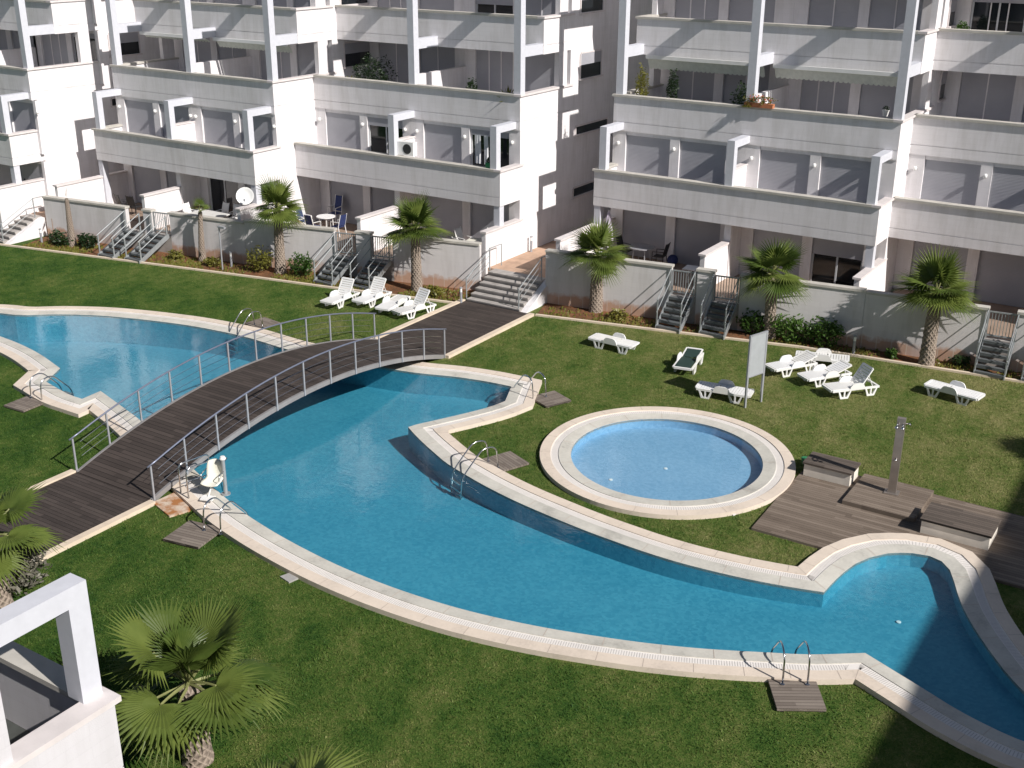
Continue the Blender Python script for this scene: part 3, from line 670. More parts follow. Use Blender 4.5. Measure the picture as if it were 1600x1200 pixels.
# ------------------------------------------------------------------ bridge
YA, YB = 18.8, 32.45; YM = (YA + YB) / 2; HL = (YB - YA) / 2
def bz(y): return .07 + 1.1 * max(0., 1 - ((y - YM) / HL) ** 2)
br = thing('footbridge', 'arched wooden footbridge with steel cable railings crossing the pool', 'bridge', ((BX0 + BX1) / 2, YA, 0))
N = 48; ys = [YA + (YB - YA) * i / N for i in range(N + 1)]
d = MB()
for i in range(N):
    y0, y1_ = ys[i], ys[i + 1]; z0, z1 = bz(y0), bz(y1_)
    d.add([(BX0 + .05, y0, z0), (BX1 - .05, y0, z0), (BX1 - .05, y1_, z1), (BX0 + .05, y1_, z1), (BX0 + .05, y0, z0 - .06), (BX1 - .05, y0, z0 - .06), (BX1 - .05, y1_, z1 - .06), (BX0 + .05, y1_, z1 - .06)],
          [(0, 1, 2, 3), (7, 6, 5, 4), (0, 3, 7, 4), (1, 5, 6, 2)])
d.build('deck', M['bridgewood'], br, recalc=False)
for x in (BX0 - .03, BX1 - .05):
    g = MB()
    for i in range(N):
        y0, y1_ = ys[i], ys[i + 1]; z0, z1 = bz(y0) + .02, bz(y1_) + .02; h = .15
        g.add([(x, y0, z0), (x + .08, y0, z0), (x + .08, y1_, z1), (x, y1_, z1), (x, y0, z0 - h), (x + .08, y0, z0 - h), (x + .08, y1_, z1 - h), (x, y1_, z1 - h)],
              [(0, 1, 2, 3), (7, 6, 5, 4), (0, 3, 7, 4), (1, 5, 6, 2)])
    g.build('edge_beam', M['beam'], br, recalc=False)
    xx = x + (-.02 if x < -25 else .10)
    for k in range(12):
        y = YA + .06 + k * (YB - YA - .12) / 11
        p = MB().box(xx - .018, xx + .018, y - .025, y + .025, bz(y) - .12, bz(y) + .99); p.build('post', M['post'], br)
    rl = [(xx, YA - .05 + (YB - YA + .1) * i / 40, bz(YA - .05 + (YB - YA + .1) * i / 40) + 1.01) for i in range(41)]
    MB().tube(rl, .026, 8).build('handrail', M['railblue'], br, smooth=True)
    for dz in (.3, .52, .74):
        MB().tube([(a_, b_, c_ - 1.01 + dz) for a_, b_, c_ in rl[1:-1]], .007, 5).build('cable', M['chrome'], br)

# ------------------------------------------------------------------ sun deck, platform, benches, shower
struct(MB().prism([(-9.5, 26.38), (-7.3, 26.38), (-7.1, 26.9), (-6.75, 27.4), (-6.2, 27.85), (-5.5, 28.05), (-4.8, 28.0), (-4.2, 27.6), (-3.8, 27.2), (-1.5, 27.2), (-1.5, 31.0), (-9.55, 31.0), (-9.58, 30.0), (-9.56, 28.35)], -.02, .07), 'sun_deck', M['deckwood'])
pf = MB().box(-7.95, -6.0, 29.0, 30.98, .074, .19).build('shower_platform', M['deckwood'])
setp(pf, 'low square wooden platform under the outdoor shower', 'platform')
def bench(label, x0, x1, y0, y1_):
    r = thing('bench', label, 'bench', ((x0 + x1) / 2, (y0 + y1_) / 2, .07), group='wood topped benches on the sun deck')
    MB().box(x0 + .04, x1 - .04, y0 + .04, y1_ - .04, .074, .44).build('base', M['benchbody'], r)
    MB().box(x0, x1, y0, y1_, .444, .50).build('seat', M['benchtop'], r)
bench('short wood topped bench beside the round paddling pool', -9.5, -8.08, 30.1, 30.95)
bench('longer wood topped bench at the shaded right end of the sun deck', -5.76, -3.98, 28.5, 29.6)
sh = thing('outdoor_shower', 'tall square stainless shower column standing on the small wooden platform', 'shower', (-6.95, 30.2, .19), .12)
MB().box(-.11, .11, -.07, .07, 0, 2.25).build('column', M['inox'], sh, world=False)
MB().box(-.2, .2, -.16, .16, 0, .025).build('base_plate', M['inox'], sh, world=False)
for s_ in (-1, 1):
    MB().tube([(s_ * .06, -.07, 2.1), (s_ * .07, -.17, 2.12), (s_ * .08, -.21, 2.07)], .018, 8).lathe([(.02, 0), (.06, -.05), (.055, -.065)], (s_ * .08, -.22, 2.08), 12).build('shower_head', M['chrome'], sh, world=False, smooth=True)
MB().tube([(.11, 0, 2.1), (.22, 0, 2.12), (.26, 0, 2.06)], .018, 8).build('spout', M['chrome'], sh, world=False, smooth=True)
MB().tube([(0, -.07, 1.05), (0, -.13, 1.05)], .025, 10).ball((0, -.15, 1.05), .03).build('tap', M['chrome'], sh, world=False, smooth=True)
bin_ = thing('bucket', 'small green plastic bucket on the grass behind the short bench', 'bucket', (-9.72, 31.05, 0), 0, None, (.75, .75, .6))
MB().lathe([(.13, 0), (.17, .28), (.185, .28), (.185, .30)], n=16).build('body', M['greenbin'], bin_, world=False)
MB().tube([(.17 * math.cos(t_), 0, .29 + .16 * math.sin(t_)) for t_ in [math.pi * i / 8 for i in range(9)]], .008, 5).build('handle', M['black'], bin_, world=False)

# ------------------------------------------------------------------ sign board
sg = thing('sign_board', 'grey rules board on two tall posts seen from behind, among the lawn loungers', 'sign', (-12.74, 34.45, 0), math.atan2(.74, .24))
for x in (-.40, .40): MB().box(x - .035, x + .035, -.03, .03, 0, 2.5).build('post', M['post'], sg, world=False)
MB().box(-.362, .362, -.02, .012, 1.08, 2.46).build('panel', M['sign'], sg, world=False)
MB().box(-.362, .362, -.035, .025, 2.46, 2.5).box(-.362, .362, -.035, .025, 1.04, 1.08).build('panel_frame', M['post'], sg, world=False)

# ------------------------------------------------------------------ loungers
def lounger(name, label, back, green=False):
    r = thing(name, label, 'sun lounger', group='plastic sun loungers on the lawn')
    pm = M['plastic']; Wd = .33; zt = .33
    fr = MB()
    for s_ in (-1, 1): fr.box(0.04, 1.82, s_ * Wd - .025, s_ * Wd + .025, zt - .07, zt)
    fr.box(0.0, .07, -Wd + .03, Wd - .03, zt - .07, zt + .005); fr.box(1.76, 1.83, -Wd + .03, Wd - .03, zt - .07, zt - .01); fr.box(1.06, 1.10, -Wd, Wd, zt - .07, zt - .02)
    fr.build('frame', pm, r, world=False)
    sl = MB()
    if green: sl.box(.08, 1.08, -Wd + .05, Wd - .05, zt, zt + .012)
    else:
        for k in range(11): sl.box(.08 + k * .094, .08 + k * .094 + .078, -Wd + .02, Wd - .02, zt - .01, zt + .015)
    sl.build('seat', M['greenfab'] if green else pm, r, world=False)
    ca, sa = math.cos(back), math.sin(back); bk = MB()
    def bb(mb, s0, s1, y0, y1_, t0, t1):
        P = [(s, t) for s in (s0, s1) for t in (t0, t1)]
        q = [(1.12 + s * ca - t * sa, zt + s * sa + t * ca) for s, t in P]
        vs = [(x, y, z) for x, z in q for y in (y0, y1_)]
        mb.add(vs, [(0, 1, 3, 2), (4, 6, 7, 5), (0, 4, 5, 1), (2, 3, 7, 6), (0, 2, 6, 4), (1, 5, 7, 3)])
    for s_ in (-1, 1): bb(bk, 0, .74, s_ * .29 - .025, s_ * .29 + .025, -.02, .02)
    bb(bk, .68, .76, -.27, .27, -.02, .025)
    bo = bk.build('backrest', pm, r, world=False)
    bl = MB()
    if green: bb(bl, .02, .68, -.265, .265, -.002, .01)
    else:
        for k in range(7): bb(bl, .02 + k * .094, .02 + k * .094 + .078, -.265, .265, -.008, .014)
    bl.build('back_slats', M['greenfab'] if green else pm, bo, world=False)
    if back > .1:
        st = MB()
        for s_ in (-1, 1): st.tube([(1.12 + .5 * ca, s_ * .24, zt + .5 * sa), (1.62, s_ * .24, zt - .04)], .014, 6)
        st.build('back_support', pm, r, world=False)
    for x0_, x1_ in ((.26, .74), (1.28, 1.74)):
        for s_ in (-1, 1):
            y0, y1_ = s_ * Wd - .03, s_ * Wd + .03; l = MB(); xa, xb = x0_ + .09, x1_ - .10; w_ = .055; c_ = (x0_ + x1_) / 2
            l.xprism([(x0_, zt - .07), (x0_ + w_, zt - .07), (xa + w_, .055), (xa, 0)], y0, y1_)
            l.xprism([(x1_ - w_, zt - .07), (x1_, zt - .07), (xb, 0), (xb - w_, .055)], y0, y1_)
            l.xprism([(xa, 0), (xa + w_, .055), (xb - w_, .055), (xb, 0)], y0, y1_)
            l.xprism([(c_ - .022, .055), (c_ + .022, .055), (c_ + .026, zt - .07), (c_ - .026, zt - .07)], y0 + .005, y1_ - .005)
            l.build('leg', pm, r, world=False)
    for s_ in (-1, 1):
        y0, y1_ = s_ * (Wd + .015) - .022, s_ * (Wd + .015) + .022
        prof = [(.66, zt - .06), (.72, zt + .08), (.78, zt + .15), (.86, zt + .175), (1.08, zt + .175), (1.17, zt + .15), (1.23, zt + .07), (1.27, zt - .06)]
        MB().xprism(prof, y0, y1_).build('armrest', pm, r, world=False)
    return r
up = lounger('sun_lounger', '', .98); rec = lounger('sun_lounger', '', .34); flat = lounger('sun_lounger', '', 0.0); grn = lounger('sun_lounger', 'white lounger with dark green mesh seat, alone on the lawn left of the sign board', .12, True)
def put_l(proto, label, foot, ang, first=False, scale=(1, 1, 1)):
    ang = math.radians(ang)
    if first: proto['label'] = label; place(proto, (*foot, 0.004), ang); return proto
    return copy_thing(proto, label, (*foot, 0.004), ang)
put_l(up, 'white lounger with raised back, leftmost in the row of four by the metal stairs', (-31.1, 34.25), 93, True)
put_l(up, 'white lounger with raised back, second from the left in the row of four', (-30.1, 35.05), 91)
put_l(flat, 'white lounger lying flat in the row of four, between two with raised backs', (-28.68, 34.85), 100, True)
put_l(up, 'white lounger with raised back nearest the wooden walkway', (-27.98, 34.85), 77)
put_l(rec, 'white lounger slightly reclined, leftmost of the cluster right of the sign board', (-13.28, 37.22), 58, True)
put_l(rec, 'white lounger slightly reclined, middle of the cluster in front of the crosswise one', (-12.0, 36.98), 56)
put_l(up, 'white lounger with raised grey-shaded back at the right of the cluster by the sign', (-10.97, 36.45), 50)
put_l(flat, 'white flat lounger set crosswise at the back of the cluster near the shrubs', (-13.0, 39.05), 17)
put_l(flat, 'white flat lounger alone on the lawn nearest the central concrete steps', (-20.1, 36.72), -2)
place(grn, (-15.8, 35.45, .004), math.radians(101))
put_l(flat, 'white lounger partly behind the sign board posts, its left end in shadow', (-12.85, 34.63), 189)
put_l(flat, 'white flat lounger alone on the lawn at the far right', (-6.42, 38.5), 170)

# ------------------------------------------------------------------ pool ladders with wooden mats
def ladder():
    r = thing('pool_ladder', '', 'ladder', group='steel pool ladders')
    for x in (-.26, .26):
        pts = rounded([(x, 0, 0), (x, .06, .70), (x, .52, .76), (x, 1.22, .02), (x, 1.30, -.75)], .22, 5)
        MB().tube(pts, .022, 8).build('rail', M['chrome'], r, world=False, smooth=True)
        MB().lathe([(.05, 0), (.05, .02), (.025, .03)], (x, 0, 0), 10).build('foot_plate', M['chrome'], r, world=False)
    for k in range(3): MB().box(-.25, .25, 1.22, 1.32, -.22 - k * .22, -.19 - k * .22).build('step', M['chrome'], r, world=False)
    return r
LAD = ladder(); first = True; MATP = None
for nm, mid, dirn, mc, sz in (('at the near pool edge', (-6.12, 20.46), 122, (-5.98, 20.18), 1.0),
                              ('at the left pool\'s stepped corner', (-32.55, 21.58), 93, (-32.6, 21.2), .95),
                              ('in front of the pool lift chair', (-21.08, 18.4), 100, (-21.45, 18.1), 1.1),
                              ('on the bank left of the round pool', (-17.26, 25.78), 247, (-17.1, 26.2), 1.0),
                              ('at the corner below the footbridge end', (-18.8, 30.85), 155, (-18.5, 31.05), 1.0),
                              ('on the left pool\'s far bank', (-31.75, 31.05), 262, (-31.95, 31.45), 1.0)):
    a_ = math.radians(dirn - 90)
    if first: LAD['label'] = 'curved steel pool ladder ' + nm; place(LAD, (*mid, .085), a_); first = False
    else: copy_thing(LAD, 'curved steel pool ladder ' + nm, (*mid, .085), a_)
    if MATP is None:
        MATP = thing('wooden_mat', 'slatted wooden mat under the ladder ' + nm, 'mat', (*mc, 0), a_, 'wooden mats under the ladders')
        MB().box(-.5, .5, -.5, .5, .03, .085).build('planks', M['matwood'], MATP, world=False)
        for x in (-.4, .4): MB().box(x - .04, x + .04, -.49, .49, .001, .03).build('batten', M['matwood'], MATP, world=False)
    else: copy_thing(MATP, 'slatted wooden mat under the ladder ' + nm, (*mc, 0), a_, (sz, sz, 1))

# ------------------------------------------------------------------ pool lift
pl = thing('pool_lift', 'white seat of the pool lift on its steel mast by the bridge end', 'pool lift', (-22.36, 20.13, .1))
MB().tube([(0, 0, 0), (0, 0, 1.08)], .055, 12).lathe([(.13, 0), (.13, .03)], (0, 0, 0), 14).build('mast', M['steel'], pl, world=False)
MB().lathe([(.08, 0), (.09, .03), (.06, .09)], (0, 0, 1.06), 12).build('mast_cap', M['plastic'], pl, world=False)
MB().tube(rounded([(0, 0, .95), (-.1, .28, 1.0), (-.3, .3, .8), (-.3, .2, .45)], .15), .02, 8).tube([(0, 0, .4), (-.25, -.1, .38)], .025, 8).build('arm', M['chrome'], pl, world=False, smooth=True)
fa = math.atan2(-.94, .34); fc, fs_ = math.cos(fa), math.sin(fa)
def seatp(f_, w_, z): return (-.20 + fc * f_ - fs_ * w_, -.20 + fs_ * f_ + fc * w_, z)
prof = [(-.24, 1.0, .21), (-.22, .8, .25), (-.18, .6, .25), (-.10, .46, .25), (.03, .41, .25), (.2, .42, .27), (.32, .40, .25)]
n = 9; vs = []
for f_, z, hw_ in prof:
    for k in range(n):
        u = -1 + 2 * k / (n - 1); vs.append(seatp(f_ + .09 * u * u * (z > .5), u * hw_, z + .06 * u * u * (z <= .5) - .04 * (z > .95) * u * u))
so = MB().add(vs, [(i * n + k, i * n + k + 1, (i + 1) * n + k + 1, (i + 1) * n + k) for i in range(len(prof) - 1) for k in range(n - 1)]).build('seat', M['cream'], pl, world=False, smooth=True)
so.modifiers.new('solid', 'SOLIDIFY').thickness = .03
for w_ in (-.27, .27): MB().tube(rounded([seatp(-.2, w_, .72), seatp(.2, w_, .70), seatp(.24, w_, .55)], .06), .015, 6).build('armrest', M['chrome'], pl, world=False, smooth=True)
b_ = MB(); b_.add([seatp(.32, -.18, .12), seatp(.56, -.18, .1), seatp(.56, .18, .1), seatp(.32, .18, .12), seatp(.32, -.18, .15), seatp(.56, -.18, .13), seatp(.56, .18, .13), seatp(.32, .18, .15)], [(3, 2, 1, 0), (4, 5, 6, 7), (0, 1, 5, 4), (1, 2, 6, 5), (2, 3, 7, 6), (3, 0, 4, 7)])
b_.tube([seatp(.15, 0, .4), seatp(.4, 0, .14)], .02, 6).build('footrest', M['plastic'], pl, world=False)
hr = thing('handrail_frame', 'bent steel handrail frame between the bridge railing and the pool lift', 'handrail', (-23.39, 19.45, .1))
for x, y in ((0, 0), (.41, -.1)): MB().tube(rounded([(x, y, 0), (x, y, .9), (x + .2, y + .92, .93), (x + .24, y + 1.02, -.1)], .14), .022, 8).build('rail', M['chrome'], hr, world=False, smooth=True)
MB().tube([(.0, 0, .3), (.22, 1.0, .3)], .016, 6).tube([(.41, -.1, .3), (.63, .9, .3)], .016, 6).build('crossbar', M['chrome'], hr, world=False)
lp = struct(MB().prism([(-23.75, 18.75), (-22.75, 18.45), (-22.55, 19.0), (-23.7, 19.7)], -.02, .05), 'lift_slab', M['cop_out'])
rs = NT('rust_stained_stone'); n_ = rs.noise(rs.pos(), 3, 4)
rs.base(rs.ramp(n_, [(.4, (.58, .47, .37)), (.58, (.36, .15, .05))])); rs.rough(.9); lp.data.materials[0] = rs.m

# small flat things on the lawn
o = MB().prism([(-18.17, 17.81), (-18.07, 18.12), (-17.74, 18.02), (-17.8, 17.73)], -.02, .04).build('drain_cover', M['plaster_grey']); setp(o, 'square grey drain cover in the grass beside the near pool edge', 'drain cover')
o = MB().prism([(-10.4, 26.87), (-10.2, 26.84), (-10.16, 27.0), (-10.38, 27.03)], -.02, .035).build('drain_cover', M['capw']); setp(o, 'small white drain cover in the grass below the round pool', 'drain cover')
# bollards
def bollard(label, x, y, z=0.):
    r = thing('bollard_light', label, 'light', (x, y, z), group='bollard lights')
    MB().tube([(0, 0, 0), (0, 0, .52)], .055, 12).build('post', M['post'], r, world=False); MB().tube([(0, 0, .52), (0, 0, .68)], .05, 12).build('lens', M['lampw'], r, world=False)
    MB().lathe([(.065, .68), (.065, .72), (.02, .735)], n=12).build('cap', M['post'], r, world=False)
bollard('short white bollard light under the shrubs left of the bushy fan palm', -38.85, 36.6)
bollard('short bollard light at the foot of the central concrete steps', -27.0, 37.95)
bollard('short bollard light beside the shrub at the far left steps', -49.6, 34.5)
bollard('pale bollard light in the red soil between shrubs and the right palm', -11.5, 41.05)
bollard('bollard light against the white wall at the top of the central steps', -27.12, 43.6, .92)
lp_ = thing('lamp_post', 'slim grey lamp post with a small flat head against the wall', 'street lamp', (-38.78, 35.98, 0))
MB().tube([(0, 0, 0), (0, 0, 2.05)], .035, 10).build('post', M['post'], lp_, world=False); MB().box(-.03, .36, -.06, .06, 1.98, 2.06).build('lamp_head', M['post'], lp_, world=False)

# ------------------------------------------------------------------ palms
def frond_mesh(elev, L, seed, droop=.35, nseg=30, stiff=1., broad=False):
    """fan leaf: stalk leaves the crown at elev, blade fans out; lies in local xz plane heading +x"""
    rnd = random.Random(seed); ce, se_ = math.cos(elev), math.sin(elev)
    stalk = (.60 if broad else .42) * L; pts = []
    for i in range(5):
        u = i / 4; pts.append(Vector((ce * stalk * u, 0, se_ * stalk * u - .10 * L * u * u * (1 if elev < 1 else .3))))
    d = (pts[-1] - pts[-2]).normalized(); hub = pts[-1]; side = Vector((0, 1, 0)); up_ = d.cross(side) * -1
    if up_.z < 0: up_ = -up_
    mb = MB(); st = MB(); st.tube(pts, .018 * L + .006, 5, .010 * L + .004)
    R = (.74 if broad else .78) * L
    for k in range(nseg):
        u = -1 + 2 * k / (nseg - 1); a = u * math.radians(112); ln = R * (.66 + .34 * math.cos(a * .8)) * (1 + rnd.uniform(-.07, .07))
        dirv = (d * math.cos(a) + side * math.sin(a)); nrm = up_
        fold = .10 * math.cos(a)
        dirv = (dirv + nrm * (.12 * abs(u))).normalized()
        perp = nrm.cross(dirv).normalized()
        wmax = R * 2 * math.radians(112) / nseg * (.60 if broad else .44)
        prof = [(0.03, .12), (.28, .52), (.56, .54), (.78, .24), (1.0, .02)] if broad else [(0.03, .12), (.28, .52), (.48, .46), (.74, .22), (1.0, .02)]
        cen = []; 
        for (q, w_) in prof:
            p = hub + dirv * (ln * q); p.z -= droop * R * max(0, q - .35) ** 1.6 * stiff * rnd.uniform(.7, 1.25)
            cen.append((p, wmax * w_ * (1.15 if q < .6 else 1)))
        vs = []
        for p, w_ in cen: vs += [p - perp * w_, p + nrm * (w_ * .5), p + perp * w_]
        fs = []
        for i in range(len(cen) - 1):
            b = i * 3; fs += [(b, b + 1, b + 4, b + 3), (b + 1, b + 2, b + 5, b + 4)]
        mb.add(vs, fs)
    return mb, st
FR = {}
ELEVS = [1.35, 1.0, .68, .38, .08, -.25, -.6]
for ei, e in enumerate(ELEVS):
    for sd_ in range(4):
        mb, st = frond_mesh(e, 1.0, ei * 7 + sd_, droop=[.10, .18, .28, .36, .42, .5, .5][ei], broad=sd_ > 1, nseg=34 if sd_ > 1 else 30)
        me = bpy.data.meshes.new('frond'); me.from_pydata(mb.v, [], mb.f); me.materials.append(M['frond']); me.materials.append(M['petiole'])
        b0 = len(mb.v); me2v = mb.v + st.v; me2f = mb.f + [[i + b0 for i in f] for f in st.f]
        bpy.data.meshes.remove(me); me = bpy.data.meshes.new('frond'); me.from_pydata(me2v, [], me2f); me.materials.append(M['frond']); me.materials.append(M['petiole'])
        for i, p in enumerate(me.polygons):
            if i >= len(mb.f): p.material_index = 1
        FR[(ei, sd_)] = me
        meo = me.copy(); meo.materials[0] = M['frondold']; FR[(ei, sd_, 'old')] = meo
def palm(label, x, y, h, L, nf, seed, r0=.25, r1=.16, lean=(0, 0), old=0, emin=0, emax=5, group='fan palms around the pool', z=0., broad=0):
    rnd = random.Random(seed)
    r = thing('fan_palm', label, 'palm tree', (x, y, z), rnd.uniform(0, 6), group)
    mb = MB(); prof = []; nz = 22; nn = 16; vs = []; fs = []
    for i in range(nz + 1):
        u = i / nz; rr = r0 + (r1 - r0) * (u ** .6)
        if i == nz: rr *= .6
        for k in range(nn):
            sc = 1 + .09 * ((i + k) % 2) + rnd.uniform(-.04, .04)
            vs.append((lean[0] * u + rr * sc * math.cos(2 * math.pi * k / nn), lean[1] * u + rr * sc * math.sin(2 * math.pi * k / nn), h * u - .05))
    fs = [(i * nn + k, i * nn + (k + 1) % nn, (i + 1) * nn + (k + 1) % nn, (i + 1) * nn + k) for i in range(nz) for k in range(nn)] + [list(range(nz * nn, (nz + 1) * nn))]
    mb.add(vs, fs); mb.build('trunk', M['bark'], r, world=False)
    ga = 2.39996
    for i in range(nf):
        u = i / max(1, nf - 1); ei = min(emax, max(emin, int(round(u ** 1.1 * 4.7 + rnd.uniform(-1.1, .9))))) if nf > 1 else 0
        if broad and i < 7: ei = i % 3
        me = FR[(ei, rnd.randint(0, 1) + 2 * broad)] if i < nf - old else FR[(ei, rnd.randint(0, 1), 'old')]
        o = bpy.data.objects.new('frond', me); COL.objects.link(o); o.parent = r
        o.location = (lean[0], lean[1], h - .08 + .10 * (1 - u)); s_ = L * rnd.uniform(.88, 1.12) * ((.62 if i < 7 else 1) if broad else 1)
        o.scale = (s_, s_, s_); o.rotation_euler = (rnd.uniform(-.2, .2), rnd.uniform(-.12, .12), i * ga + rnd.uniform(-.25, .25))
    return r
palm('bare palm trunk without leaves by the far left retaining wall', -47.85, 34.95, 2.4, .5, 1, 1, .22, .09, old=1)
palm('thin palm trunk with only a few short leaves at its top', -40.7, 36.55, 2.45, .6, 5, 2, .18, .09, old=1, emax=2, lean=(.1, .1))
palm('green fan palm below the satellite dish with one yellow leaf', -36.3, 37.1, 2.95, 1.3, 22, 3, .27, .17, old=1, lean=(.1, .05))
palm('green fan palm by the wall just left of the central steps', -29.6, 38.35, 2.75, 1.35, 23, 4, .26, .17)
palm('fan palm with thick trunk in front of the wall just right of the central steps', -21.85, 40.15, 2.4, 1.4, 20, 5, .29, .2)
palm('fan palm behind the sign board with shrubs around its foot', -14.75, 41.0, 2.6, 1.4, 21, 6, .25, .17, lean=(.15, -.05))
palm('rightmost fan palm, its broad shadow on the retaining wall', -8.95, 41.4, 2.75, 1.45, 24, 8, .29, .2)
palm('large fan palm seen from above beside the white balcony corner', -14.85, 12.05, 1.8, 1.5, 24, 9, .3, .2, broad=1)
palm('fan palm at the left edge over the wooden walkway', -22.7, 13.3, 1.9, 1.35, 17, 10, .3, .2, broad=1)
palm('fan palm at the bottom edge with only its upper leaf tips showing', -10.75, 10.12, 1.8, 1.4, 17, 11, .3, .2, broad=1)
palm('fan palm standing beyond the right edge of the lawn', -.05, 35.0, 2.6, 1.3, 22, 12, .27, .18)

# ------------------------------------------------------------------ shrubs and plants
def leaf_cloud(mb, c, rx, ry, rz, n, size, rnd, shell=.45):
    for _ in range(n):
        while True:
            p = Vector((rnd.uniform(-1, 1), rnd.uniform(-1, 1), rnd.uniform(-1, 1)))
            if shell < p.length < 1: break
        w = 1 + .25 * math.sin(p.x * 5 + c[0]) * math.cos(p.y * 6 + p.z * 4)
        q = Vector((c[0] + p.x * rx * w, c[1] + p.y * ry * w, max(.02, c[2] + p.z * rz * w)))
        s_ = size * rnd.uniform(.6, 1.4); a = Vector((rnd.gauss(0, 1), rnd.gauss(0, 1), rnd.gauss(0, .6))).normalized(); b = a.cross(Vector((rnd.gauss(0, 1), rnd.gauss(0, 1), rnd.gauss(0, 1)))).normalized()
        mb.add([q - a * s_, q + b * s_ * .45, q + a * s_, q - b * s_ * .45], [(0, 1, 2, 3)])
def shrub(label, x, y, rx, ry, h, mat, seed, n=520, size=.07, group='shrubs in the flower beds', z=0., name='shrub', cat='shrub'):
    rnd = random.Random(seed); r = thing(name, label, cat, (x, y, z), 0, group); mb = MB()
    leaf_cloud(mb, (0, 0, h * .52), rx, ry, h * .5, n, size, rnd)
    for _ in range(5):
        a = rnd.uniform(0, 6.28); q = rnd.uniform(.4, .8)
        leaf_cloud(mb, (math.cos(a) * rx * q, math.sin(a) * ry * q, h * rnd.uniform(.35, .85)), rx * .4, ry * .4, h * .25, n // 9, size, rnd, .1)
    mb.build('foliage', mat, r, world=False, recalc=False)
    st = MB()
    for k in range(4): a = k * 1.6 + rnd.random(); st.tube([(0, 0, -.02), (math.cos(a) * rx * .3, math.sin(a) * ry * .3, h * .4), (math.cos(a) * rx * .55, math.sin(a) * ry * .55, h * .7)], .02, 5, .008)
    st.build('stem', M['twig'], r, world=False); return r
shrub('round bright green bush at the foot of the metal stairs behind the loungers', -35.2, 37.25, .62, .5, 1.05, M['leafgreen'], 1)
shrub('loose yellowish shrub left of the bushy fan palm trunk', -37.2, 36.75, .7, .5, 1.2, M['leafyel'], 2, 420)
shrub('dark low shrub beside the bare palm trunk, on its left', -48.4, 34.7, .75, .4, .65, M['leafdark'], 3)
shrub('dark low shrub beside the bare palm trunk, on its right', -46.9, 35.1, .55, .35, .7, M['leafdark'], 4)
shrub('green shrub at the left of the clump behind the sign board', -15.4, 41.0, .65, .5, .95, M['leafgreen'], 5)
shrub('green shrub in the middle of the clump behind the sign board', -14.0, 41.0, .75, .5, 1.05, M['leafgreen'], 6, 620)
shrub('darker green shrub at the right of the clump behind the loungers', -12.75, 41.15, .8, .5, 1.1, M['leafgreen'], 7, 700)
shrub('small yellow-green plant at the foot of the thick palm trunk', -20.6, 39.7, .45, .3, .45, M['leafyel'], 8, 200)
shrub('small yellow-green plant right of the thin palm trunk', -39.6, 36.2, .5, .3, .4, M['leafyel'], 9, 200)
shrub('small yellow-green plant left of the thin palm trunk', -41.9, 36.05, .45, .3, .45, M['leafyel'], 10, 200)
shrub('small green plant behind the white lounger nearest the walkway', -28.4, 38.1, .4, .3, .5, M['leafyel'], 11, 200)
shrub('small green plant in the red soil left of the rightmost palm', -10.2, 41.35, .25, .2, .4, M['leafgreen'], 12, 140)
shrub('dark plant in the soil beside the stairs at the right edge', -7.9, 41.9, .35, .25, .4, M['leafdark'], 13, 160)
shrub('grey straggly shrub at the left edge beside the wooden walkway', -23.0, 13.9, .8, .8, 1.2, M['leafdry'], 14, 900, .08)
shrub('low green plant behind the nearest balcony frame', -15.2, 9.4, .7, .4, .7, M['leafgreen'], 15, 300)
shrub('low dry plant in the bed below the nearest balcony', -13.2, 9.5, .6, .4, .5, M['leafyel'], 16, 260)
rnd = random.Random(3); gc = MB()
for L, Wn in ((KL[1:], 1.5), (KR, 1.1)):
    for p, q in zip(L, L[1:]):
        n = int((q[0] - p[0]) * (330 if L is not KR else 170))
        for _ in range(n):
            u = rnd.random(); x = p[0] + (q[0] - p[0]) * u; y = p[1] + (q[1] - p[1]) * u + .2 + Wn * rnd.random() ** 1.5
            if math.sin(x * 2.1) + math.sin(x * .9 + 1) + rnd.uniform(-1, 1) < -.2: continue
            s_ = rnd.uniform(.02, .06); a = rnd.uniform(0, 3.14); c_, d_ = math.cos(a) * s_, math.sin(a) * s_; h = rnd.uniform(.03, .14)
            gc.add([(x - c_, y - d_, .03), (x + c_, y + d_, .03), (x + c_ * .4, y + d_ * .4 + .03, h), (x - c_ * .4, y - d_ * .4 + .03, h)], [(0, 1, 2, 3)])
o = gc.build('ground_cover', M['leafyel'], recalc=False); setp(o, 'low patchy ground cover in the reddish flower beds along the walls', 'ground cover', kind='stuff')
def potplant(label, x, y, z, h, r_, mat, seed, pot=True, spiky=False):
    rnd = random.Random(seed); r = thing('potted_plant', label, 'plant', (x, y, z), 0, 'balcony plants')
    if pot: MB().lathe([(.10, 0), (.16, .26), (.18, .26), (.18, .3)], n=14).build('pot', M['terra'], r, world=False)
    mb = MB()
    if spiky:
        for k in range(34):
            a = rnd.uniform(0, 6.28); e = rnd.uniform(.1, 1.4); l = h * rnd.uniform(.6, 1); d_ = Vector((math.cos(a) * math.cos(e), math.sin(a) * math.cos(e), math.sin(e))); s_ = Vector((-math.sin(a), math.cos(a), 0)) * .03
            b = Vector((0, 0, .28)); mb.add([b - s_, b + s_, b + d_ * l * .6 + s_, b + d_ * l + Vector((0, 0, -.1 * l)), b + d_ * l * .6 - s_], [(0, 1, 2, 3, 4)])
    else: leaf_cloud(mb, (0, 0, .25 + h / 2), r_, r_, h / 2, int(260 + 900 * r_ * h), .06, rnd, .2)
    mb.build('foliage', mat, r, world=False, recalc=False)
potplant('big dark potted shrub on the second floor balcony left of the alley', -36.9, 44.9, 6.76, 1.7, 1.0, M['leafdark'], 1)
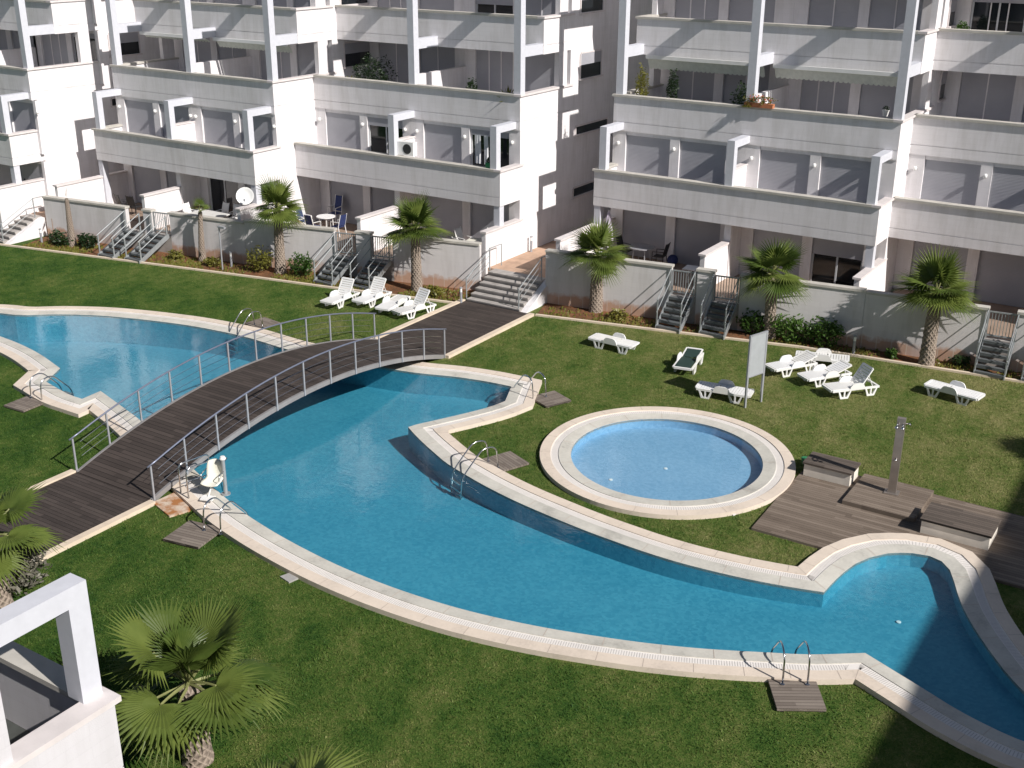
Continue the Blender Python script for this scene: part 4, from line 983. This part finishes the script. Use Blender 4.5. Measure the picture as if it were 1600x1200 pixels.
potplant('spiky yucca on the second floor parapet next to the corner column', -28.15, 43.25, 7.25, .8, .3, M['leafyel'], 2, spiky=True)
potplant('low grassy plant on the second floor parapet in front of the dark shrub', -37.0, 43.3, 7.3, .55, .3, M['leafyel'], 3, spiky=True)
potplant('small dark conical plant on the second floor balcony, in shade', -31.2, 44.9, 6.76, 1.1, .25, M['leafdark'], 4)
potplant('tall yellow-green plant at the left end of the second floor balcony right of the alley', -23.15, 46.0, 6.9, 1.9, .28, M['leafyel'], 5)
potplant('thin dark plant on the second floor balcony beside the yellow-green climber', -22.1, 46.8, 6.76, 1.9, .25, M['leafdark'], 6)
potplant('dark leafy plant behind the flower pots on the second floor balcony', -18.6, 46.2, 6.9, 1.5, .5, M['leafdark'], 7)
potplant('small green plant on the third floor balcony at the upper right', -11.2, 49.6, 10.3, .7, .25, M['leafgreen'], 8)
fb = thing('flower_box', 'red flowers and trailing leaves in boxes on the second floor parapet', 'flower box', (-17.6, 45.38, 7.91))
MB().box(-.6, .6, -.12, .12, 0, .16).build('box', M['terra'], fb, world=False)
mb = MB(); rnd = random.Random(5); leaf_cloud(mb, (0, 0, .28), .65, .2, .18, 260, .05, rnd, .1); leaf_cloud(mb, (-.45, -.2, -.15), .18, .1, .42, 160, .05, rnd, .1); mb.build('foliage', M['leafyel'], fb, world=False, recalc=False)
mb = MB(); leaf_cloud(mb, (.05, -.02, .34), .62, .2, .14, 120, .04, rnd, .1); mb.build('flowers', M['flower'], fb, world=False, recalc=False)
pp = thing('flower_pot', 'small white pot at the right end of the second floor balcony by the column', 'pot', (-12.75, 46.0, 7.91)); MB().lathe([(.09, 0), (.13, .2), (.14, .2), (.14, .23)], n=14).build('pot', M['plastic'], pp, world=False)
mb = MB(); leaf_cloud(mb, (0, 0, .3), .14, .14, .1, 60, .04, rnd, .1); mb.build('foliage', M['leafdark'], pp, world=False, recalc=False)
o = thing('flower_pot', 'small green planter hooked on the first floor parapet by the corner frame', 'pot', (-27.95, 41.55, 4.96)); MB().box(-.18, .18, -.1, .1, 0, .22).build('pot', M['greenbin'], o, world=False)
mb = MB(); leaf_cloud(mb, (0, 0, .3), .2, .12, .12, 80, .05, rnd, .1); mb.build('foliage', M['leafdark'], o, world=False, recalc=False)

import numpy as np
def inside(poly, X, Y):
    r = np.zeros(X.shape, bool); n = len(poly)
    for i in range(n):
        (xa, ya), (xb, yb) = poly[i - 1], poly[i]
        c = (ya > Y) != (yb > Y)
        with np.errstate(divide='ignore', invalid='ignore'): r ^= c & (X < (xb - xa) * (Y - ya) / (yb - ya + 1e-12) + xa)
    return r
def grass_blades(n, seed):
    rs_ = np.random.RandomState(seed)
    # denser towards the viewer's side of the garden, over the whole lawn
    Y = 8.5 + (42 - 8.5) * rs_.rand(n) ** 1.55; X = -52 + 52 * rs_.rand(n)
    frac = X / Y; keep = (frac > -1.75) & (frac < -.04)
    kerb = np.interp(X, [p[0] for p in KL[:-1]] + [-27.2] + [p[0] for p in KR], [p[1] for p in KL[:-1]] + [37.7] + [p[1] for p in KR])
    keep &= Y < kerb - .03
    keep &= ~inside(off(.985), X, Y); keep &= (X - KC.x) ** 2 + (Y - KC.y) ** 2 > (KRO + .02) ** 2
    keep &= ~((X > BX0 - .24) & (X < BX1 + .24)); keep &= ~((X > -9.6) & (Y > 26.35) & (Y < 31.05) & (X > -9.6 + 0 * Y) & (X < 0))
    keep &= ~((X < -11.5) & (Y < 9.9))
    for mcx, mcy in ((-5.98, 20.18), (-32.6, 21.2), (-21.45, 18.1), (-17.1, 26.2), (-18.5, 31.05), (-31.95, 31.45)): keep &= (X - mcx) ** 2 + (Y - mcy) ** 2 > .62 ** 2
    X, Y = X[keep], Y[keep]; m = len(X)
    clump = .5 + .5 * np.sin(X * 3.1 + np.sin(Y * 2.3) * 2) * np.cos(Y * 2.7 + np.sin(X * 1.9) * 2)
    h = (.022 + .035 * rs_.rand(m)) * (.7 + .6 * clump); w = .008 + .010 * rs_.rand(m); a = rs_.rand(m) * 6.283; lean = rs_.rand(m) * .9
    co = np.empty((m, 3, 3), np.float32); ca, sa = np.cos(a), np.sin(a); b = rs_.rand(m) * 6.283
    co[:, 0] = np.stack([X - ca * w, Y - sa * w, 0 * X + .001], 1); co[:, 1] = np.stack([X + ca * w, Y + sa * w, 0 * X + .001], 1)
    co[:, 2] = np.stack([X + np.cos(b) * h * lean, Y + np.sin(b) * h * lean, h], 1)
    me = bpy.data.meshes.new('grass'); me.vertices.add(m * 3); me.vertices.foreach_set('co', co.ravel())
    me.loops.add(m * 3); me.loops.foreach_set('vertex_index', np.arange(m * 3, dtype=np.int32))
    me.polygons.add(m); me.polygons.foreach_set('loop_start', np.arange(0, m * 3, 3, dtype=np.int32)); me.polygons.foreach_set('loop_total', np.full(m, 3, np.int32))
    me.update(); me.validate(); me.materials.append(M['grassblade'])
    o = bpy.data.objects.new('grass', me); COL.objects.link(o)
    setp(o, 'mown green and straw-flecked grass covering the lawn around the pools', 'grass', kind='stuff')
grass_blades(620000, 5)

# ------------------------------------------------------------------ terrace and balcony furniture
def chair(label, loc, rz, fm, sm, name='garden_chair', group='terrace chairs'):
    r = thing(name, label, 'chair', loc, rz, group)
    MB().box(-.23, .23, -.23, .23, .42, .45).build('seat', sm, r, world=False)
    b = MB(); b.add([(-.22, .22, .5), (.22, .22, .5), (.2, .36, 1.02), (-.2, .36, 1.02), (-.22, .25, .5), (.22, .25, .5), (.2, .39, 1.02), (-.2, .39, 1.02)], [(0, 1, 2, 3), (7, 6, 5, 4), (0, 4, 5, 1), (1, 5, 6, 2), (2, 6, 7, 3), (3, 7, 4, 0)]); b.build('backrest', sm, r, world=False)
    for s_ in (-1, 1):
        MB().tube([(s_ * .25, -.25, 0), (s_ * .25, -.23, .66), (s_ * .25, .27, .68)], .02, 6).build('armrest', fm, r, world=False)
        MB().tube([(s_ * .24, .30, 0), (s_ * .23, .22, .45), (s_ * .22, .38, 1.05)], .02, 6).build('leg', fm, r, world=False)
    return r
def table(label, loc, rad, h, fm, sq=False, rz=0.):
    r = thing('garden_table', label, 'table', loc, rz, 'terrace tables')
    if sq: MB().box(-rad, rad, -rad * .6, rad * .6, h - .04, h).build('tabletop', fm, r, world=False)
    else: MB().lathe([(rad, h - .035), (rad, h)], n=24).build('tabletop', fm, r, world=False)
    for k in range(4):
        a = math.pi / 4 + k * math.pi / 2; e = rad * (.75 if not sq else .9); MB().tube([(math.cos(a) * e, math.sin(a) * e * (.6 if sq else 1), 0), (math.cos(a) * e * .9, math.sin(a) * e * .9 * (.6 if sq else 1), h - .04)], .022, 6).build('leg', fm, r, world=False)
TZ = .935
chair('black folding chair on the far left terrace, left one of two', (-47.9, 38.3, TZ), 2.9, M['black'], M['black']); chair('black folding chair on the far left terrace, right one of two', (-47.2, 38.4, TZ), 3.3, M['black'], M['black'])
pc = chair('white plastic chair at the left of the long white table on the left terrace', (-43.35, 38.55, TZ), 1.6, M['plastic'], M['plastic'])
copy_thing(pc, 'white plastic chair behind the white table, left of two on the left terrace', (-42.2, 39.35, TZ), -.1); copy_thing(pc, 'white plastic chair behind the white table, nearest the satellite dish', (-41.4, 39.4, TZ), .1)
table('long white plastic table on the left terrace among white chairs', (-42.1, 38.5, TZ), .95, .74, M['plastic'], True, .1)
bc = chair('white framed navy chair in profile, left of three on the terrace', (-38.2, 40.9, TZ), 1.6, M['plastic'], M['bluefab'])
copy_thing(bc, 'white framed navy chair with its back to the lawn, middle of three', (-37.15, 40.35, TZ), 3.14); copy_thing(bc, 'white framed navy chair in profile, right of three on the terrace', (-36.2, 41.0, TZ), -1.6)
table('white round table between the navy chairs', (-37.2, 41.3, TZ), .45, .72, M['plastic'])
o = chair('tall navy recliner behind the navy chairs on the terrace', (-37.6, 42.4, TZ), 0, M['plastic'], M['bluefab']); o.scale = (1, 1, 1.35)
table('white square table on the terrace behind the palm by the central steps', (-28.5, 41.6, TZ), .6, .74, M['cream'], True, .2)
copy_thing(pc, 'white chair left of the cream table by the central steps', (-29.6, 41.9, TZ), 1.5); copy_thing(pc, 'white chair behind the cream table by the central steps', (-28.6, 42.4, TZ), 0.2); copy_thing(pc, 'white chair at the front corner of the cream table, beside the wall', (-28.9, 40.75, TZ), 2.8)
table('round metal table in shade on the right terrace', (-22.1, 44.6, TZ), .55, .76, M['post'])
mc = chair('dark metal chair left of the round table on the right terrace', (-22.95, 44.7, TZ), 1.5, M['black'], M['black']); copy_thing(mc, 'dark metal chair right of the round table on the right terrace', (-21.3, 44.7, TZ), -1.5)
table('white table just behind the barred gate right of the central steps', (-18.7, 42.9, TZ), .55, .74, M['plastic'], True, .1)
copy_thing(pc, 'white chair behind the table near the barred gate', (-18.4, 43.6, TZ), 0.)
pa = thing('parasol', 'closed lilac parasol standing on the right terrace', 'parasol', (-23.45, 44.0, TZ))
MB().tube([(0, 0, 0), (0, 0, 2.3)], .022, 8).build('pole', M['plastic'], pa, world=False)
pv = []; nn_ = 16
for (rr, zz) in ((.03, 2.25), (.09, 2.0), (.15, 1.5), (.2, 1.0), (.17, .95)):
    for k in range(nn_): q = rr * (1.15 if k % 2 else .72); pv.append((q * math.cos(2 * math.pi * k / nn_), q * math.sin(2 * math.pi * k / nn_), zz))
MB().add(pv, [(i * nn_ + k, i * nn_ + (k + 1) % nn_, (i + 1) * nn_ + (k + 1) % nn_, (i + 1) * nn_ + k) for i in range(4) for k in range(nn_)]).build('canopy', M['lilac'], pa, world=False)
MB().lathe([(.25, 0), (.25, .06), (.06, .1)], n=16).build('base', M['plaster_grey'], pa, world=False)
o = MB().ball((0, 0, 0), .24, 18).build('ball', M['bluefab'], smooth=True); o.location = (-20.85, 45.1, TZ + .24); setp(o, 'navy blue ball against a pier of the right terrace', 'ball')
# air conditioner, dish, laundry
ac = thing('air_conditioner', 'white outdoor air conditioner unit standing on the first floor balcony divider', 'air conditioner', (-32.75, 41.95, 5.62 - .62), 0)
MB().box(-.42, .42, -.16, .16, .0, .6).build('casing', M['plastic'], ac, world=False)
MB().lathe([(.22, 0), (.22, .012)], n=24).build('fan_grille', M['black'], ac, world=False)
g_ = [c for c in ac.children if c.name.startswith('fan_grille')][0]; g_.rotation_euler = (math.pi / 2, 0, 0); g_.location = (.1, -.161, .3)
place(ac, (-32.55, 41.75, 4.98), .05)
ds = thing('satellite_dish', 'round white satellite dish on the terrace wall above the bushy palm', 'satellite dish', (-39.3, 38.25, 2.53), math.radians(38))
dm = MB(); dm.lathe([(.001, 0), (.15, .02), (.3, .075), (.40, .14), (.41, .14), (.3, .06), (.001, -.02)], n=28); dd = dm.build('reflector', M['plastic'], ds, world=False, smooth=True)
dd.rotation_euler = (math.radians(66), 0, 0); dd.location = (0, -.05, .38)
MB().tube([(0, .05, 0), (0, .05, .4)], .03, 8).build('mast', M['post'], ds, world=False); MB().tube([(0, -.1, .05), (0, -.5, .3)], .012, 6).box(-.04, .04, -.55, -.47, .27, .37).build('receiver', M['post'], ds, world=False)
ld = thing('laundry', 'white sheets hung beside the corner frame on the first floor balcony', 'laundry', (-28.9, 42.3, 4.4))
for k, (x, w_) in enumerate(((-.35, .3), (.12, .22))):
    mb = MB(); n = 8; vs = []
    for i in range(6):
        for j in range(n + 1): vs.append((x + w_ * j / n, .05 * math.sin(j * 1.7 + k) * (i / 5), 1.75 - 1.25 * i / 5))
    mb.add(vs, [(i * (n + 1) + j, i * (n + 1) + j + 1, (i + 1) * (n + 1) + j + 1, (i + 1) * (n + 1) + j) for i in range(5) for j in range(n)]); mb.build('sheet', M['sheet'], ld, world=False, smooth=True)
MB().tube([(-.6, 0, 1.76), (.6, 0, 1.76)], .008, 5).build('line', M['post'], ld, world=False)
